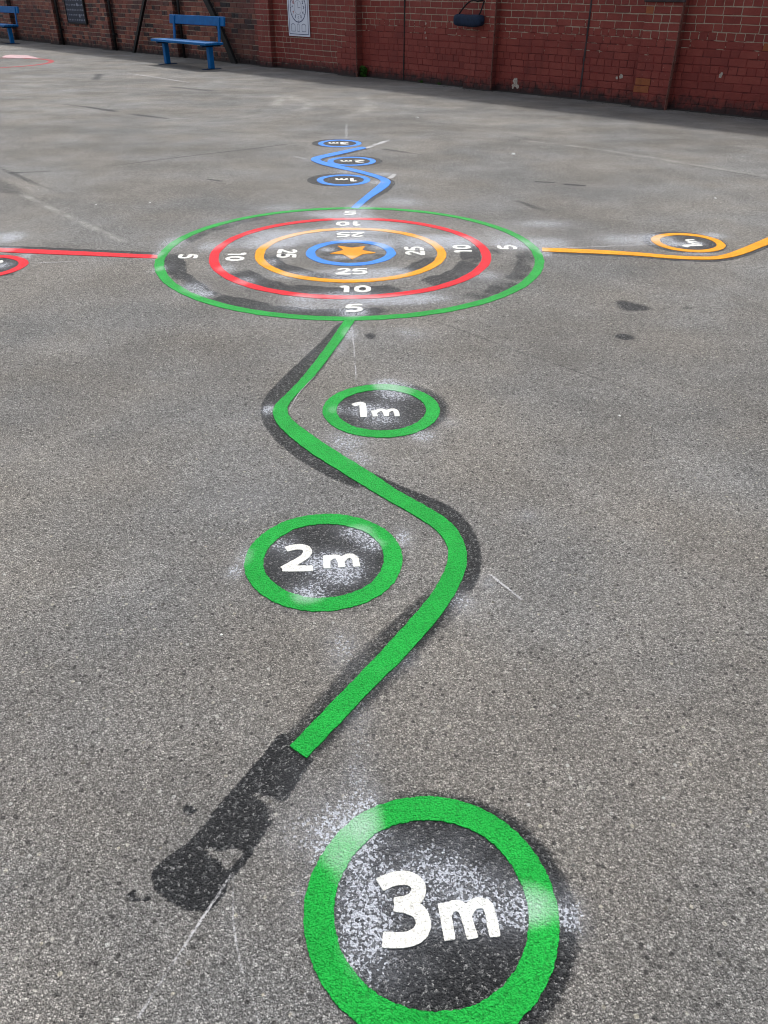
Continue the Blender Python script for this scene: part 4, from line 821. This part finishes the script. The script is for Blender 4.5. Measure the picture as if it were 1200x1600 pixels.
for i, x in enumerate((-.165, -.01, .15)):
    vs, fs = [], []; hw = .062 if i != 1 else .034
    pts = [(-hw, 0), (-hw, .10)] + [(-hw * math.cos(math.pi * k / 8), .10 + .03 * math.sin(math.pi * k / 8)) for k in range(1, 8)] + [(hw, .10), (hw, 0)]
    for (a, b) in pts:
        for k in (1, .84): vs.append((x + a * k, -.0085, .075 + .06 + (b - .06) * k))
    m = len(pts)
    for q in range(m): r = (q + 1) % m; fs.append((2 * q, 2 * r, 2 * r + 1, 2 * q + 1))
    obj('arch_panel', vs, fs, M['greyprint'], e)

# ------------------------------------------------------------------ benches (local x along the wall, -y towards the yard, origin under the seat middle)
def make_bench():
    e = empty('park_bench')
    def part(name, fn, mat='bench', par=None):
        vs, fs = [], []; fn(vs, fs); return obj(name, vs, fs, M[mat], par or e)
    def seat(v, f):
        for y in (-.205, -.065, .075): box(v, f, -1.0, 1.0, y, y + .132, .405, .447, .006)
    part('seat', seat)
    o = part('backrest', lambda v, f: box(v, f, -.975, .975, -.022, .022, 0, .155, .006)); o.location = (0, .285, .70); o.rotation_euler = (R(-8), 0, 0)
    for x in (-.80, .82):
        part('leg', lambda v, f: box(v, f, x - .045, x + .045, -.05, .05, .012, .372, .006))
        part('foot_plate', lambda v, f: box(v, f, x - .055, x + .055, -.19, .19, 0, .0115, .003), 'benchdark')
        part('seat_bracket', lambda v, f: box(v, f, x - .03, x + .03, -.19, .235, .372, .4045, .004), 'benchdark')
        vs, fs = [], []; pts = [(x, .225, .38), (x, .245, .50), (x, .262, .70), (x, .275, .84)]
        n0 = len(vs)
        for (a, b, c) in pts: vs += [(a - .03, b - .013, c), (a + .03, b - .013, c), (a + .03, b + .013, c), (a - .03, b + .013, c)]
        for i in range(3):
            for q in range(4): fs.append((4 * i + q, 4 * i + (q + 1) % 4, 4 * i + 4 + (q + 1) % 4, 4 * i + 4 + q))
        fs += [(3, 2, 1, 0), (12, 13, 14, 15)]
        obj('back_support', vs, fs, M['bench'], e)
    return e
b2 = make_bench(); b2.location = wp(12.62, 1.2); b2.rotation_euler = (0, 0, WRZ); tag(b2, 'blue bench with plank seat and single back board standing before the pipe', 'bench', 'blue benches along the wall')
b1 = b2.copy(); C.objects.link(b1); b1.location = wp(2.28, .87)
for ch in list(b2.children): k = ch.copy(); C.objects.link(k); k.parent = b1
b1['label'] = 'blue bench cut off by the left edge beside the far pilaster'

# ------------------------------------------------------------------ hanging bag
e = empty('hanging_bag', wp(19.09, .22, .84), WRZ); tag(e, 'dark navy bag hanging by its black strap on the red wall', 'bag')
vs, fs = [], []; nu, nv = 24, 20
for i in range(nu + 1):
    u = i / nu * 2 - 1; hx = .285 * u; k = (1 - abs(u) ** 9) ** .5 * (1 + .03 * math.sin(5 * u)); sag = -.012 * (1 - u * u)
    for j in range(nv):
        t = 2 * math.pi * j / nv; c, s = math.cos(t), math.sin(t); m = (abs(c) ** 4 + abs(s) ** 4) ** -.25
        vs.append((hx, .075 * c * m * max(k, .02), .085 + sag + .078 * s * m * max(k, .02) + .006 * mnoise.noise(Vector((hx * 12, c, s)))))
for i in range(nu):
    for j in range(nv): j2 = (j + 1) % nv; fs.append((i * nv + j, i * nv + j2, (i + 1) * nv + j2, (i + 1) * nv + j))
fs += [tuple(range(nv)), tuple(nu * nv + j for j in range(nv))[::-1]]
recalc(obj('bag_body', vs, fs, M['bag'], e, True))
vs, fs = [], []; tube(vs, fs, [(-.17 + .32 * t - .03, .03 * t + .0, .16 + .17 * math.sin(math.pi * min(1, t * .62))) for t in np.linspace(0, 1, 12)] + [(.17, .10, .33)], .011, 8); obj('strap', vs, fs, M['strap'], e, True)
vs, fs = [], []; tube(vs, fs, [(.20, 0, .155), (.212, .03, .22), (.20, .09, .32)], .011, 8); obj('strap', vs, fs, M['strap'], e, True)
vs, fs = [], []; tube(vs, fs, [(.18, .225, .335), (.18, .10, .335), (.18, .08, .35)], .008, 8); obj('hook', vs, fs, M['black'], e, True)

# ------------------------------------------------------------------ weeds at the wall foot
def weed(s, off, n, H, lab):
    vs, fs = [], []
    for i in range(n):
        a = random.uniform(0, 2 * math.pi); r = random.uniform(0, .05) * H / .2; z = random.uniform(0, H * .75); L = random.uniform(.025, .055) * (H / .2) ** .5; w = L * .32; el = random.uniform(-.1, 1.1)
        p = Vector((r * math.cos(a) * 1.5, -abs(r * math.sin(a)), z)); d = Vector((math.cos(a) * math.cos(el), math.sin(a) * math.cos(el), math.sin(el))); sd_ = d.cross(Vector((0, 0, 1))).normalized() * w
        k = len(vs); q = p + d * L * .5; up = Vector((0, 0, .004))
        vs += [tuple(p), tuple(q + sd_ + up), tuple(p + d * L), tuple(q - sd_ + up), tuple(q - up)]; fs += [(k, k + 1, k + 4), (k + 1, k + 2, k + 4), (k + 2, k + 3, k + 4), (k + 3, k, k + 4)]
    for i in range(6):
        a = random.uniform(0, 6.28); tube(vs, fs, [(0, -.01, 0), (.03 * math.cos(a), -.02, H * .45), (.06 * math.cos(a), -.02 - .03 * abs(math.sin(a)), H * .85)], .002, 5)
    o = obj('weed', vs, fs, M['leaf'], None, loc=wp(s, off), rz=WRZ); tag(o, lab, 'weed')
weed(16.55, .05, 260, .20, 'bright green weed tuft at the foot of a red pilaster'); weed(17.95, .02, 60, .04, 'low scrap of weed along the wall foot right of the tuft'); weed(18.35, .02, 40, .035, 'low scrap of weed just left of the bag pilaster')
# debris line where the wall meets the ground
def mat_dirt():
    n = NT('black_wall_foot_dirt'); return n.set(col=n.mix(n.noise(40, 4, .7), (.008, .007, .007), (.035, .031, .027)), rough=.95)
M['dirt'] = mat_dirt()
vs, fs = [], []; st = .04; k = int((S1 - S0) / st)
def proj_at(x):
    for a, b, pr in ((.93, 1.42, .12), (3.92, 4.42, .13), (6.90, 7.38, .12), (9.98, 10.47, .12), (13.52, 13.93, .11), (15.95, 16.46, .15), (18.95, 19.51, .12), (22.00, 22.50, .15)):
        if a - .01 < x < b + .01: return pr
    return 0.0
for i in range(k + 1):
    x = S0 + i * st; b = -proj_at(x); w = .035 + .03 * mnoise.noise(Vector((x * 3.1, 0, 0))) + .02 * mnoise.noise(Vector((x * 17, 3, 0))); h = .012 + .010 * mnoise.noise(Vector((x * 9, 7, 0)))
    vs += [(x, b + .004, max(.006, h)), (x, b - w * .5, max(.004, h * .7)), (x, b - w, -.001)]
for i in range(k):
    for q in range(2): fs.append((3 * i + q, 3 * i + q + 1, 3 * i + 4 + q, 3 * i + 3 + q))
for i in range(420):
    x = random.uniform(0, 27); dd = abs(random.gauss(0, .10)) + .02 + proj_at(x); r = random.uniform(.004, .014); k = len(vs); t0 = random.uniform(0, 6.28)
    for q in range(4): vs.append((x + r * math.cos(t0 + q * 1.57) * random.uniform(.6, 1.3), -dd + r * math.sin(t0 + q * 1.57) * random.uniform(.6, 1.3), random.uniform(.002, .009)))
    vs.append((x, -dd, .012)); fs += [(k, k + 1, k + 4), (k + 1, k + 2, k + 4), (k + 2, k + 3, k + 4), (k + 3, k, k + 4)]
o = obj('dirt', vs, fs, M['dirt'], None, True, loc=WA, rz=WRZ); tag(o, 'black dirt gathered along the foot of the wall', 'dirt', kind='stuff')
